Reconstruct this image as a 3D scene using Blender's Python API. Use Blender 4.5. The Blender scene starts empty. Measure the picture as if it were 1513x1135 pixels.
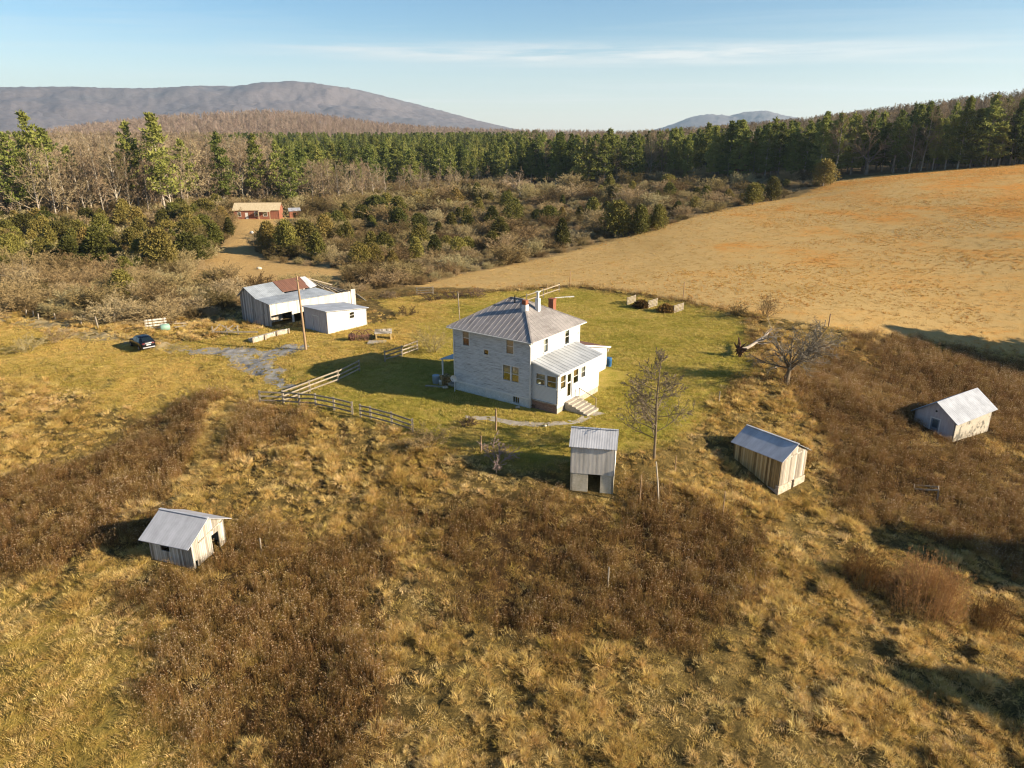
import bpy, math, random
import numpy as np
from mathutils import Vector, Matrix
random.seed(7); RNG = np.random.default_rng(11)
scene = bpy.context.scene
HAZE = 6e-5
COL = scene.collection
PI = math.pi
# ------------------------------------------------------------------ camera
PITCH = math.radians(19.3); FPX = 1050.0; CAMZ = 25.0
cam_data = bpy.data.cameras.new("camera"); cam = bpy.data.objects.new("camera", cam_data); COL.objects.link(cam)
cam.location = (0, 0, CAMZ); cam.rotation_euler = (PI/2 - PITCH, 0, 0)
cam_data.sensor_fit = 'HORIZONTAL'; cam_data.sensor_width = 36.0; cam_data.lens = 36.0*FPX/1513.0
cam_data.clip_start = 0.5; cam_data.clip_end = 40000
scene.camera = cam

def ray(u, v):
    a = (u-756.5)/FPX; b = -(v-567.5)/FPX
    return (a, math.cos(PITCH)+b*math.sin(PITCH), -math.sin(PITCH)+b*math.cos(PITCH))
def on_plane(u, v, z):
    d = ray(u, v); t = (z-CAMZ)/d[2]
    return (d[0]*t, d[1]*t)
# ------------------------------------------------------------------ numpy noise
def _hash(ix, iy, seed):
    n = (ix.astype(np.int64)*374761393 + iy.astype(np.int64)*668265263 + seed*1274126177) & 0xFFFFFFFF
    n = ((n ^ (n >> 13))*1274126177) & 0xFFFFFFFF
    return ((n ^ (n >> 16)) & 0xFFFFFF)/float(0xFFFFFF)
def vnoise(x, y, seed=0):
    x = np.asarray(x, float); y = np.asarray(y, float)
    ix = np.floor(x); iy = np.floor(y); fx = x-ix; fy = y-iy
    fx = fx*fx*(3-2*fx); fy = fy*fy*(3-2*fy)
    a = _hash(ix, iy, seed); b = _hash(ix+1, iy, seed); c = _hash(ix, iy+1, seed); d = _hash(ix+1, iy+1, seed)
    return (a*(1-fx)+b*fx)*(1-fy)+(c*(1-fx)+d*fx)*fy
def fbm(x, y, seed=0, octv=4):
    s = 0; a = .5; t = 0
    for k in range(octv):
        s = s+a*vnoise(np.asarray(x)*2**k, np.asarray(y)*2**k, seed+k*17); t += a; a *= .5
    return s/t
# ------------------------------------------------------------------ terrain control points: (u, v, z) seen, or (x, y, z) in metres
SEEN = [(672,576,0),(783,604,0),(854,567,0),(900,540,0),(560,600,-.2),(640,560,0),(880,612,-.2),(1000,520,0),(1060,480,0),
 (845,428,0),(965,457,0),(740,450,0),(600,470,0),(485,494,0),(400,484,0),(545,480,-.1),(355,475,-.2),(330,515,0),(210,512,0),(100,492,0),(0,472,0),(-150,455,0),
 (450,440,-.6),(450,415,-1.2),(300,440,-1),(100,440,-1),(420,350,-1.3),(380,325,-1),(300,400,-2),(100,400,-2),(-150,400,-2),(600,400,-2),(760,370,-2),(760,320,-1),(760,280,2),(600,300,-.5),
 (250,300,0),(0,320,0),(-200,310,0),(500,275,1),(1000,290,5),(1000,265,7),(880,275,4.5),
 (650,415,-1),(880,360,-.6),(1000,330,3),(1150,295,5),(1240,265,10),(1380,251,13.3),(1513,242,15),(1650,240,17),
 (1000,400,.3),(1120,460,.2),(1250,400,1),(1250,320,6),(1250,280,9.6),(1513,400,2.2),(1513,320,8.5),(1513,280,12),(1650,400,3),(1650,320,9.5),
 (1224,487,-.3),(1330,500,-1.5),(1513,500,-2.6),(1650,520,-3),(1300,560,-2.5),(1513,560,-4.2),(1513,620,-4.8),(1408,657,-4.1),(1160,560,-.2),(1085,575,-.3),(1000,650,-1.0),
 (1148,735,-3.8),(1090,690,-2.3),(900,737,-2.6),(843,725,-2.5),(912,690,-1.0),(843,690,-1.0),(700,690,-1.7),(600,645,-.9),(520,612,-.5),(400,598,-.5),(330,600,-.9),(200,640,-2.6),(0,600,-1.5),(-150,600,-1.8),
 (0,700,-3.2),(290,846,-3.6),(210,815,-3.4),(352,820,-3.6),(0,900,-4.6),(-200,800,-4.5),(756,850,-4.2),(560,760,-3.2),(756,1135,-5.6),(400,1135,-5.3),(0,1135,-5),(1513,1135,-7.5),(1100,1135,-6.2),
 (1100,900,-5.2),(1300,900,-6.2),(1513,850,-7),(1300,760,-5),(1650,900,-8),(1650,700,-7)]
METRES = [(0,0,-8),(-60,-30,-7),(60,-30,-10),(90,10,-10),(110,60,-8),(140,110,-4),(-90,40,-4),(-120,90,-1),(0,-120,-10),(-150,-100,-6),(160,-80,-10),
 (-300,250,1),(-250,420,4),(-80,420,4),(60,420,8),(-350,700,10),(0,700,11),(150,480,14),(260,450,29),(330,440,38),(240,330,17),(420,420,46),(300,260,18),(420,600,45),(200,700,20),(-700,500,8),(-500,900,12),(0,1000,12),(400,900,35),(700,500,50),(700,100,10),(-700,0,0),(500,-400,-8),(-400,-400,-6)]
CP = np.array([(*on_plane(u, v, z), z) for u, v, z in SEEN]+METRES)
def _U(r2): return np.where(r2 > 0, r2*np.log(np.maximum(r2, 1e-12)), 0)
_n = len(CP); _S = 100.0
_X = CP[:, :2]/_S
_A = np.zeros((_n+3, _n+3)); _d2 = ((_X[:, None]-_X[None])**2).sum(2)
_A[:_n, :_n] = _U(_d2)+np.eye(_n)*0.0012; _A[:_n, _n] = 1; _A[:_n, _n+1:] = _X; _A[_n, :_n] = 1; _A[_n+1:, :_n] = _X.T
_w = np.linalg.solve(_A, np.concatenate([CP[:, 2], np.zeros(3)]))
def base_h(x, y):
    x = np.asarray(x, float).ravel(); y = np.asarray(y, float).ravel()
    r = np.hypot(x, y); k = np.minimum(1, 950/np.maximum(r, 1e-6)); xs = x*k/_S; ys = y*k/_S
    out = np.empty(len(x))
    for i in range(0, len(x), 20000):
        a = xs[i:i+20000]; b = ys[i:i+20000]
        d2 = (a[:, None]-_X[None, :, 0])**2+(b[:, None]-_X[None, :, 1])**2
        out[i:i+20000] = _U(d2)@_w[:_n]+_w[_n]+_w[_n+1]*a+_w[_n+2]*b
    f = np.clip((r-950)/1500, 0, 1); return out*(1-f)+12*f
# ------------------------------------------------------------------ non-uniform ground grid
def axis(lo, hi, flo, fhi, step, grow):
    mid = list(np.arange(flo, fhi+1e-6, step)); s = step; a = mid[-1]
    while a < hi: s *= grow; a += s; mid.append(a)
    s = step; a = mid[0]; pre = []
    while a > lo: s *= grow; a -= s; pre.append(a)
    return np.array(pre[::-1]+mid)
GX = axis(-11000, 11000, -62, 66, .5, 1.055)
GY = axis(-1500, 9800, 16, 128, .5, 1.045)
_xx, _yy = np.meshgrid(GX, GY)
GZ = base_h(_xx, _yy).reshape(_xx.shape)
def _interp(Z, x, y):
    x = np.asarray(x, float); y = np.asarray(y, float)
    i = np.clip(np.searchsorted(GX, x)-1, 0, len(GX)-2); j = np.clip(np.searchsorted(GY, y)-1, 0, len(GY)-2)
    fx = np.clip((x-GX[i])/(GX[i+1]-GX[i]), 0, 1); fy = np.clip((y-GY[j])/(GY[j+1]-GY[j]), 0, 1)
    return (Z[j, i]*(1-fx)+Z[j, i+1]*fx)*(1-fy)+(Z[j+1, i]*(1-fx)+Z[j+1, i+1]*fx)*fy
def march(u, v, Z):
    d = ray(u, v); t = 5.0; pt = t
    while t < 9000:
        if CAMZ+d[2]*t < float(_interp(Z, d[0]*t, d[1]*t)):
            a, b = pt, t
            for _ in range(24):
                m = (a+b)/2
                if CAMZ+d[2]*m < float(_interp(Z, d[0]*m, d[1]*m)): b = m
                else: a = m
            return (d[0]*b, d[1]*b)
        pt = t; t *= 1.012
    return (d[0]*t, d[1]*t)
_GZ0 = GZ.copy()
def at(u, v): return march(u, v, _GZ0)          # the spot of ground seen at a place in the photograph
def poly(pts): return np.array([at(u, v) for u, v in pts])
def inside(P, x, y):
    x = np.asarray(x, float); y = np.asarray(y, float); c = np.zeros(x.shape, bool); n = len(P); j = n-1
    for i in range(n):
        xi, yi = P[i]; xj, yj = P[j]
        if yi != yj:
            c ^= ((yi > y) != (yj > y)) & (x < (xj-xi)*(y-yi)/(yj-yi)+xi)
        j = i
    return c
# ------------------------------------------------------------------ land cover (outlines on the ground)
LAWN = poly([(225,528),(235,512),(330,500),(330,488),(545,482),(600,472),(560,442),(740,432),(850,427),(1010,450),(1108,472),(1122,545),(1070,592),(1010,638),(960,658),(900,676),(835,690),(770,692),(690,672),(610,645),(520,616),(400,596),(330,580),(250,545)])
FIELD = poly([(610,424),(700,402),(880,362),(990,331),(1150,296),(1240,266),(1330,257),(1513,243),(1750,238),(1750,560),(1513,525),(1400,508),(1240,488),(1110,466),(1010,443),(860,422),(760,428)])
WEED = [poly(p) for p in (
 [(335,588),(338,640),(292,700),(262,770),(200,808),(170,835),(60,850),(-150,860),(-150,770),(0,722),(150,672),(215,622),(270,592)],
 [(350,612),(440,603),(462,625),(410,648),(350,682),(325,690)],
 [(350,790),(540,805),(590,762),(680,742),(780,742),(835,722),(960,735),(1080,762),(1130,835),(1100,905),(1010,945),(900,932),(780,960),(700,905),(590,905),(560,1000),(565,1150),(420,1180),(260,1120),(205,960),(190,885),(250,845),(330,852)],
 [(1140,565),(1200,540),(1250,492),(1400,512),(1513,542),(1750,560),(1750,930),(1513,865),(1440,805),(1330,782),(1240,762),(1215,700),(1222,640),(1190,600)])]
MEADOW = poly([(-200,870),(60,862),(130,875),(205,945),(245,1040),(250,1200),(-250,1200)])
YARD = poly([(419,597),(458,581),(500,566),(531,550),(569,535),(620,518),(655,500),(660,470),(700,452),(745,434),(850,428),(1010,451),(1106,473),(1118,545),(1068,592),(1010,638),(960,657),(900,674),(835,688),(770,690),(690,672),(610,644),(520,615)])
BANKTOP = poly([(-150,480),(0,478),(130,497),(230,512),(330,520),(400,560),(400,590),(330,590),(200,610),(0,560),(-150,560)])
VALLEY = poly([(-300,455),(0,462),(180,482),(330,470),(360,440),(520,432),(620,423),(880,360),(1000,329),(1150,295),(1240,264),(1100,258),(900,262),(740,268),(600,285),(430,318),(0,318),(-300,318)])
CLEAR = poly([(270,420),(300,385),(345,345),(345,322),(440,318),(438,332),(385,345),(375,380),(440,392),(520,398),(500,420),(400,425)])
def soft(P, x, y, w):
    s = np.zeros(len(x))
    for k in range(8):
        a = k*PI/4
        s += inside(P, x+w*math.cos(a), y+w*math.sin(a))
    return s/8
def cover(x, y):
    x = np.asarray(x, float); y = np.asarray(y, float)
    jx = x+(fbm(x*.35, y*.35, 3)-.5)*5; jy = y+(fbm(x*.35, y*.35, 9)-.5)*5
    lawn = soft(LAWN, x+(jx-x)*.4, y+(jy-y)*.4, .7)
    field = soft(FIELD, x+(jx-x)*.4, y+(jy-y)*.4, .8)
    weed = np.max([soft(P, jx, jy, 1.0) for P in WEED], axis=0)*np.clip((fbm(jx*.14, jy*.14, 55, 4)-.26)*7, .15, 1)
    yard = soft(YARD, jx, jy, 1.0); straw = np.maximum(soft(BANKTOP, jx, jy, 1.2)*(1-yard), lawn*(1-yard)*np.clip(.45+(fbm(x*.12, y*.12, 71, 3)-.4)*3, .15, .95))
    return lawn*(1-straw), field, weed, soft(MEADOW, jx, jy, 1.2), straw
_lx = _xx.ravel(); _ly = _yy.ravel(); _near = (np.abs(_lx) < 420) & (_ly > -60) & (_ly < 480)
ZON = np.zeros((6, len(_lx)))
ZON[:5, _near] = cover(_lx[_near], _ly[_near])
ZON[5, _near] = np.maximum(soft(CLEAR, _lx[_near], _ly[_near], 3.0), 0)
_rough = (1-ZON[0])*(1-.75*ZON[1])*(1-.55*ZON[3])*_near
_bump = ((fbm(_lx*.55, _ly*.55, 21, 3)-.5)*.75+(fbm(_lx*.16, _ly*.16, 5, 2)-.5)*.8)*_rough+(fbm(_lx*.25, _ly*.25, 31, 3)-.5)*.12*_near
_lump = np.clip(fbm(_lx*.95, _ly*.95, 43, 3)-.38, 0, .4)*1.25
_bump = _bump*.8+_lump*_rough*(1-ZON[4])*(1-.7*ZON[2])
for _bx, _by, _br in ((6.3, 52.3, 2.6), (22.4, 56.3, 3.2), (46.5, 69.2, 5.0), (-23.2, 44.5, 3.2), (-28, 101, 10), (-24, 96, 5)):
    _bump = _bump*np.clip((np.hypot(_lx-_bx, _ly-_by)-_br)/2.2, 0, 1)
_fade = np.clip((150-np.hypot(_lx, _ly))/60, .15, 1)
GZ = GZ+(_bump*_fade).reshape(GZ.shape)
def gz(x, y): return float(_interp(GZ, x, y))
def gza(x, y): return _interp(GZ, x, y)
# ------------------------------------------------------------------ materials
MATS = {}
def _new(name):
    m = bpy.data.materials.new(name); m.use_nodes = True; nt = m.node_tree; nt.nodes.clear()
    out = nt.nodes.new('ShaderNodeOutputMaterial'); b = nt.nodes.new('ShaderNodeBsdfPrincipled'); nt.links.new(b.outputs[0], out.inputs[0])
    MATS[name] = m; return m, nt, b, out
def N(nt, t, **k):
    n = nt.nodes.new(t)
    for a, v in k.items():
        if a.startswith('i_'): n.inputs[a[2:].replace('_', ' ')].default_value = v
        else: setattr(n, a, v)
    return n
def ramp(nt, fac, stops):
    r = nt.nodes.new('ShaderNodeValToRGB'); e = r.color_ramp.elements
    while len(e) < len(stops): e.new(.5)
    for q, (p, c) in zip(e, stops): q.position = p; q.color = (*c, 1)
    nt.links.new(fac, r.inputs[0]); return r.outputs[0]
def mix(nt, fac, a, b, mode='MIX'):
    n = nt.nodes.new('ShaderNodeMix'); n.data_type = 'RGBA'; n.blend_type = mode
    for s, v in ((0, fac), (6, a), (7, b)):
        if isinstance(v, (int, float)): n.inputs[s].default_value = v
        elif isinstance(v, tuple): n.inputs[s].default_value = (*v, 1)
        else: nt.links.new(v, n.inputs[s])
    return n.outputs[2]
def math_(nt, op, a, b=0.0, c=None, clamp=False):
    n = nt.nodes.new('ShaderNodeMath'); n.operation = op; n.use_clamp = clamp
    for i, v in enumerate((a, b) if c is None else (a, b, c)):
        if isinstance(v, (int, float)): n.inputs[i].default_value = v
        else: nt.links.new(v, n.inputs[i])
    return n.outputs[0]
def coords(nt, kind='Object', scale=(1, 1, 1)):
    tc = nt.nodes.new('ShaderNodeTexCoord'); mp = nt.nodes.new('ShaderNodeMapping'); mp.inputs['Scale'].default_value = scale
    nt.links.new(tc.outputs[kind], mp.inputs[0]); return mp.outputs[0]
def noise(nt, vec, scale, detail=4, rough=.6, dist=0):
    n = nt.nodes.new('ShaderNodeTexNoise'); n.inputs['Scale'].default_value = scale; n.inputs['Detail'].default_value = detail
    n.inputs['Roughness'].default_value = rough; n.inputs['Distortion'].default_value = dist
    if vec is not None: nt.links.new(vec, n.inputs['Vector'])
    return n.outputs['Fac']
def bump(nt, b, h, dist, strength=1):
    n = nt.nodes.new('ShaderNodeBump'); n.inputs['Distance'].default_value = dist; n.inputs['Strength'].default_value = strength
    nt.links.new(h, n.inputs['Height']); nt.links.new(n.outputs[0], b.inputs['Normal'])
def surf(name, stops, scale=1.0, stretch=(1, 1, 1), rough=.85, metal=0, bmp=0, fine=None, rnd=0, spec=.3):
    """noise-mottled surface: stops over a stretched noise, optional fine grain and per-object value shift"""
    m, nt, b, _ = _new(name)
    f = noise(nt, coords(nt, 'Object', stretch), scale, 6, .65)
    c = ramp(nt, f, stops)
    if fine:
        g = noise(nt, coords(nt, 'Object', fine[1]), fine[0], 3, .6)
        c = mix(nt, fine[2], c, ramp(nt, g, [(.3, (.25, .25, .25)), (.7, (1, 1, 1))]), 'MULTIPLY')
        if bmp: bump(nt, b, g, bmp)
    elif bmp: bump(nt, b, f, bmp)
    if rnd:
        oi = nt.nodes.new('ShaderNodeObjectInfo'); hs = nt.nodes.new('ShaderNodeHueSaturation')
        nt.links.new(c, hs.inputs['Color']); nt.links.new(math_(nt, 'MULTIPLY_ADD', oi.outputs['Random'], 2*rnd, 1-rnd), hs.inputs['Value']); c = hs.outputs[0]
    nt.links.new(c, b.inputs['Base Color']); b.inputs['Roughness'].default_value = rough; b.inputs['Metallic'].default_value = metal
    b.inputs['Specular IOR Level'].default_value = spec
    return m
def clapboard(name, c1, c2, peel, pitch=.13, peel_amt=.5):
    """painted lap siding: board shadow lines painted dark at each lap, plus bump, flaked paint baring grey wood"""
    m, nt, b, _ = _new(name)
    v = coords(nt, 'Object'); sx = nt.nodes.new('ShaderNodeSeparateXYZ'); nt.links.new(v, sx.inputs[0])
    saw = math_(nt, 'FRACT', math_(nt, 'DIVIDE', sx.outputs[2], pitch))
    board = math_(nt, 'FLOOR', math_(nt, 'DIVIDE', sx.outputs[2], pitch))
    cv = nt.nodes.new('ShaderNodeCombineXYZ')
    nt.links.new(math_(nt, 'ADD', math_(nt, 'ADD', sx.outputs[0], sx.outputs[1]), math_(nt, 'MULTIPLY', board, 7.31)), cv.inputs[0]); nt.links.new(board, cv.inputs[2])
    bn = noise(nt, cv.outputs[0], .5, 4, .7)
    base = mix(nt, noise(nt, v, .6, 5), c1, c2)
    pl = math_(nt, 'MULTIPLY', math_(nt, 'SUBTRACT', bn, 1-peel_amt), 5, clamp=True)
    fl = math_(nt, 'MULTIPLY', pl, ramp(nt, noise(nt, coords(nt, 'Object', (.6, .6, 15)), 1.3, 6, .78), [(.45, (0, 0, 0)), (.6, (1, 1, 1))]))
    col = mix(nt, fl, base, peel)
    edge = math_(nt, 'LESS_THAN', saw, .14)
    col = mix(nt, math_(nt, 'MULTIPLY', edge, .35), col, (.13, .12, .11))  # lap shadow painted as a dark line along each board
    nt.links.new(col, b.inputs['Base Color']); b.inputs['Roughness'].default_value = .7
    bump(nt, b, saw, -.02, .8); return m
def planks(name, stops, pitch=.2, gap=.55, rough=.9, axis='xy'):
    """vertical boards: one tone per board, dark gaps, streaks"""
    m, nt, b, _ = _new(name)
    v = coords(nt, 'Object'); sx = nt.nodes.new('ShaderNodeSeparateXYZ'); nt.links.new(v, sx.inputs[0])
    s = math_(nt, 'DIVIDE', math_(nt, 'ADD', sx.outputs[0], sx.outputs[1]), pitch)
    idx = math_(nt, 'FLOOR', s); fr = math_(nt, 'FRACT', s)
    wn = nt.nodes.new('ShaderNodeTexWhiteNoise'); wn.noise_dimensions = '1D'; nt.links.new(idx, wn.inputs['W'])
    st = noise(nt, coords(nt, 'Object', (6, 6, .5)), 1.5, 6, .7)
    f = math_(nt, 'ADD', math_(nt, 'MULTIPLY', wn.outputs['Value'], .5), math_(nt, 'MULTIPLY', st, .55))
    c = ramp(nt, f, stops)
    g = math_(nt, 'LESS_THAN', fr, .1)
    c = mix(nt, math_(nt, 'MULTIPLY', g, gap), c, (.02, .018, .015))
    nt.links.new(c, b.inputs['Base Color']); b.inputs['Roughness'].default_value = rough
    bump(nt, b, math_(nt, 'SUBTRACT', st, g), .03, .7); return m
def leafy(name, stops, rnd=.25, scale=.5, trans=.25, patch=0, rough=.8, objloc=False, hue=.012):
    """foliage or straw: tone from per-plant random, clump noise, and (scattered plants) a patch noise over the ground"""
    m, nt, b, out = _new(name)
    oi = nt.nodes.new('ShaderNodeObjectInfo')
    f = noise(nt, coords(nt, 'Object'), scale, 3, .7)
    f = math_(nt, 'ADD', math_(nt, 'MULTIPLY', f, .75), math_(nt, 'MULTIPLY', math_(nt, 'SUBTRACT', oi.outputs['Random'], .5), rnd))
    if patch:
        f = math_(nt, 'ADD', f, math_(nt, 'MULTIPLY', math_(nt, 'SUBTRACT', noise(nt, oi.outputs['Location'], patch, 4, .6), .5), 1.1))
    f = math_(nt, 'ADD', f, .12)
    c = ramp(nt, f, stops)
    hs = nt.nodes.new('ShaderNodeHueSaturation'); nt.links.new(c, hs.inputs['Color'])
    wn = nt.nodes.new('ShaderNodeTexWhiteNoise'); wn.noise_dimensions = '1D'; nt.links.new(oi.outputs['Random'], wn.inputs['W'])
    nt.links.new(math_(nt, 'MULTIPLY_ADD', wn.outputs['Value'], 2*hue, .5-hue), hs.inputs['Hue'])
    nt.links.new(hs.outputs[0], b.inputs['Base Color']); b.inputs['Roughness'].default_value = rough; b.inputs['Specular IOR Level'].default_value = .15
    if trans:
        t = nt.nodes.new('ShaderNodeBsdfTranslucent'); nt.links.new(hs.outputs[0], t.inputs[0])
        ms = nt.nodes.new('ShaderNodeMixShader'); ms.inputs[0].default_value = trans
        nt.links.new(b.outputs[0], ms.inputs[1]); nt.links.new(t.outputs[0], ms.inputs[2]); nt.links.new(ms.outputs[0], out.inputs[0])
    return m
def plain(name, col, rough=.6, metal=0, spec=.4):
    m, nt, b, _ = _new(name)
    c = mix(nt, noise(nt, coords(nt, 'Object'), 3, 4), tuple(x*.86 for x in col), tuple(min(1, x*1.1) for x in col))
    nt.links.new(c, b.inputs['Base Color']); b.inputs['Roughness'].default_value = rough; b.inputs['Metallic'].default_value = metal; b.inputs['Specular IOR Level'].default_value = spec; return m
# ground: blends by land cover
m, nt, b, _ = _new('ground')
def att(nt, n): a = nt.nodes.new('ShaderNodeAttribute'); a.attribute_name = n; return a.outputs['Fac']
P3 = coords(nt, 'Object')
nA = noise(nt, P3, .12, 5); nB = noise(nt, P3, 1.3, 6, .7); nC = noise(nt, P3, 7, 4, .75); nD = noise(nt, coords(nt, 'Object', (.045, .09, 1)), .6, 6, .7)
fg = math_(nt, 'ADD', math_(nt, 'MULTIPLY', nB, .6), math_(nt, 'MULTIPLY', nC, .4))
rough_c = ramp(nt, fg, [(.36, (.045, .035, .012)), (.52, (.13, .09, .028)), (.68, (.30, .21, .07))])  # thatch and soil, darkened to stand in for shade between the blades
lawn_c = ramp(nt, math_(nt, 'ADD', math_(nt, 'MULTIPLY', nA, .5), math_(nt, 'MULTIPLY', fg, .5)), [(.38, (.15, .15, .022)), (.48, (.28, .235, .038)), (.56, (.39, .29, .07)), (.68, (.46, .33, .11))])
fx_ = nt.nodes.new('ShaderNodeSeparateXYZ'); nt.links.new(P3, fx_.inputs[0])
field_c = ramp(nt, math_(nt, 'ADD', math_(nt, 'MULTIPLY', math_(nt, 'SUBTRACT', fx_.outputs[0], 55), .0011), math_(nt, 'ADD', math_(nt, 'MULTIPLY', nD, .6), math_(nt, 'MULTIPLY', fg, .36))), [(.38, (.39, .26, .095)), (.47, (.45, .31, .125)), (.53, (.46, .29, .10)), (.6, (.50, .235, .05))])
weed_c = ramp(nt, fg, [(.38, (.025, .015, .007)), (.65, (.09, .052, .018))])
mead_c = ramp(nt, fg, [(.36, (.12, .095, .02)), (.55, (.30, .215, .05)), (.7, (.45, .33, .10))])
bank_c = ramp(nt, math_(nt, 'ADD', math_(nt, 'MULTIPLY', nA, .4), math_(nt, 'MULTIPLY', fg, .6)), [(.37, (.22, .175, .035)), (.48, (.38, .275, .075)), (.58, (.46, .32, .10)), (.68, (.48, .29, .075))])
clear_c = ramp(nt, fg, [(.35, (.36, .215, .075)), (.65, (.5, .34, .14))])
val_c = ramp(nt, fg, [(.3, (.12, .085, .04)), (.7, (.29, .205, .10))])
c = mix(nt, att(nt, 'valley'), rough_c, val_c)
for n_, col in (('lawn', lawn_c), ('field', field_c), ('weed', weed_c), ('meadow', mead_c), ('banktop', bank_c), ('clearing', clear_c)):
    c = mix(nt, att(nt, n_), c, col)
nt.links.new(c, b.inputs['Base Color']); b.inputs['Roughness'].default_value = .95; b.inputs['Specular IOR Level'].default_value = .1
bump(nt, b, math_(nt, 'ADD', nC, nB), .22, .9)

# tags
def tag(o, label=None, cat=None, group=None, kind=None):
    if label: o['label'] = label
    if cat: o['category'] = cat
    if group: o['group'] = group
    if kind: o['kind'] = kind
    return o
def thing(name, loc, label, cat, rz=0, group=None):
    o = bpy.data.objects.new(name, None); COL.objects.link(o); o.empty_display_size = .3
    o.location = loc; o.rotation_euler = (0, 0, rz); return tag(o, label, cat, group)
class MB:
    """collects boxes, beams, tubes, slabs into one mesh"""
    def __init__(s): s.v = []; s.f = []; s.m = []; s.sm = []
    def add(s, vs, fs, mi=0, sm=False):
        k = len(s.v); s.v += [tuple(v) for v in vs]; s.f += [tuple(k+i for i in f) for f in fs]; s.m += [mi]*len(fs); s.sm += [sm]*len(fs)
    def hexa(s, p, mi=0):
        s.add(p, [(3, 2, 1, 0), (4, 5, 6, 7), (0, 1, 5, 4), (1, 2, 6, 5), (2, 3, 7, 6), (3, 0, 4, 7)], mi)
    def box(s, x0, y0, z0, x1, y1, z1, mi=0):
        s.hexa([(x0, y0, z0), (x1, y0, z0), (x1, y1, z0), (x0, y1, z0), (x0, y0, z1), (x1, y0, z1), (x1, y1, z1), (x0, y1, z1)], mi)
    def beam(s, a, b, w, h, mi=0, up=(0, 0, 1)):
        a = Vector(a); b = Vector(b); d = (b-a).normalized(); u = Vector(up)
        if abs(d.dot(u)) > .95: u = Vector((1, 0, 0))
        r = d.cross(u).normalized()*w/2; q = r.cross(d).normalized()*h/2
        s.hexa([a-r-q, a+r-q, b+r-q, b-r-q, a-r+q, a+r+q, b+r+q, b-r+q], mi)
    def tube(s, pts, rad, n=6, mi=0, sm=True, cap=True):
        pts = [Vector(p) for p in pts]
        if isinstance(rad, (int, float)): rad = [rad]*len(pts)
        vs = []
        for i, p in enumerate(pts):
            d = (pts[min(i+1, len(pts)-1)]-pts[max(i-1, 0)]).normalized()
            u = Vector((0, 0, 1)) if abs(d.z) < .9 else Vector((1, 0, 0))
            r = d.cross(u).normalized(); q = r.cross(d)
            vs += [p+(r*math.cos(2*PI*k/n)+q*math.sin(2*PI*k/n))*rad[i] for k in range(n)]
        fs = [(i*n+k, i*n+(k+1) % n, (i+1)*n+(k+1) % n, (i+1)*n+k) for i in range(len(pts)-1) for k in range(n)]
        s.add(vs, fs, mi, sm)
        if cap:
            k = len(pts)-1
            s.add(vs[:n], [tuple(range(n))], mi); s.add(vs[k*n:], [tuple(range(n-1, -1, -1))], mi)
    def slab(s, pts, th, mi=0):
        """flat polygon with thickness th straight down"""
        n = len(pts); t = [Vector(p) for p in pts]; bt = [p-Vector((0, 0, th)) for p in t]
        s.add(t+bt, [tuple(range(n)), tuple(range(2*n-1, n-1, -1))]+[(i, n+i, n+(i+1) % n, (i+1) % n) for i in range(n)], mi)
    def wall(s, p0, p1, z0, z1, th=.14, holes=(), mi=0, top=None):
        """wall from p0 to p1 (outside on the right-hand side), top height z1 or (z at p0, z at p1), rectangular holes (t0,t1,z0,z1)"""
        p0 = Vector((*p0, 0)); p1 = Vector((*p1, 0)); L = (p1-p0).length; d = (p1-p0)/L; inn = Vector((-d.y, d.x, 0))*th
        za, zb = z1 if isinstance(z1, tuple) else (z1, z1)
        zt = top or (lambda t: za+(zb-za)*t/L)
        ts = sorted(set([0, L]+[x for h in holes for x in h[:2]]+([] if top is None else [L*k/12 for k in range(13)])))
        for a, b_ in zip(ts, ts[1:]):
            if b_-a < 1e-4: continue
            mid = (a+b_)/2; cuts = sorted((h[2], h[3]) for h in holes if h[0] < mid < h[1])
            z = z0; spans = []
            for c0, c1 in cuts:
                if c0 > z: spans.append((z, c0, False))
                z = max(z, c1)
            spans.append((z, None, True))
            for q0, q1, tp in spans:
                ta, tb = (zt(a), zt(b_)) if tp else (q1, q1)
                if tp and ta <= q0 and tb <= q0: continue
                A = p0+d*a; B = p0+d*b_
                s.hexa([A+Vector((0, 0, q0)), B+Vector((0, 0, q0)), B+inn+Vector((0, 0, q0)), A+inn+Vector((0, 0, q0)),
                        A+Vector((0, 0, ta)), B+Vector((0, 0, tb)), B+inn+Vector((0, 0, tb)), A+inn+Vector((0, 0, ta))], mi)
    def mesh(s, name, mats):
        me = bpy.data.meshes.new(name); me.from_pydata(s.v, [], s.f); me.update()
        for m_ in (mats if isinstance(mats, (list, tuple)) else [mats]): me.materials.append(m_)
        me.polygons.foreach_set('material_index', s.m); me.polygons.foreach_set('use_smooth', s.sm); return me
    def build(s, name, mats, parent=None):
        o = bpy.data.objects.new(name, s.mesh(name, mats)); COL.objects.link(o); o.parent = parent; return o
def np_mesh(name, V, F, mats, mi=None, smooth=False):
    """fast mesh from arrays of triangles or quads"""
    me = bpy.data.meshes.new(name); k = F.shape[1]
    me.vertices.add(len(V)); me.vertices.foreach_set('co', np.asarray(V, np.float32).ravel())
    me.loops.add(F.size); me.loops.foreach_set('vertex_index', F.astype(np.int32).ravel())
    me.polygons.add(len(F)); me.polygons.foreach_set('loop_start', np.arange(0, F.size, k, dtype=np.int32))
    if mi is not None: me.polygons.foreach_set('material_index', np.asarray(mi, np.int32))
    me.polygons.foreach_set('use_smooth', np.full(len(F), smooth)); me.update(calc_edges=True)
    for m_ in (mats if isinstance(mats, (list, tuple)) else [mats]): me.materials.append(m_)
    return me
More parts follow.
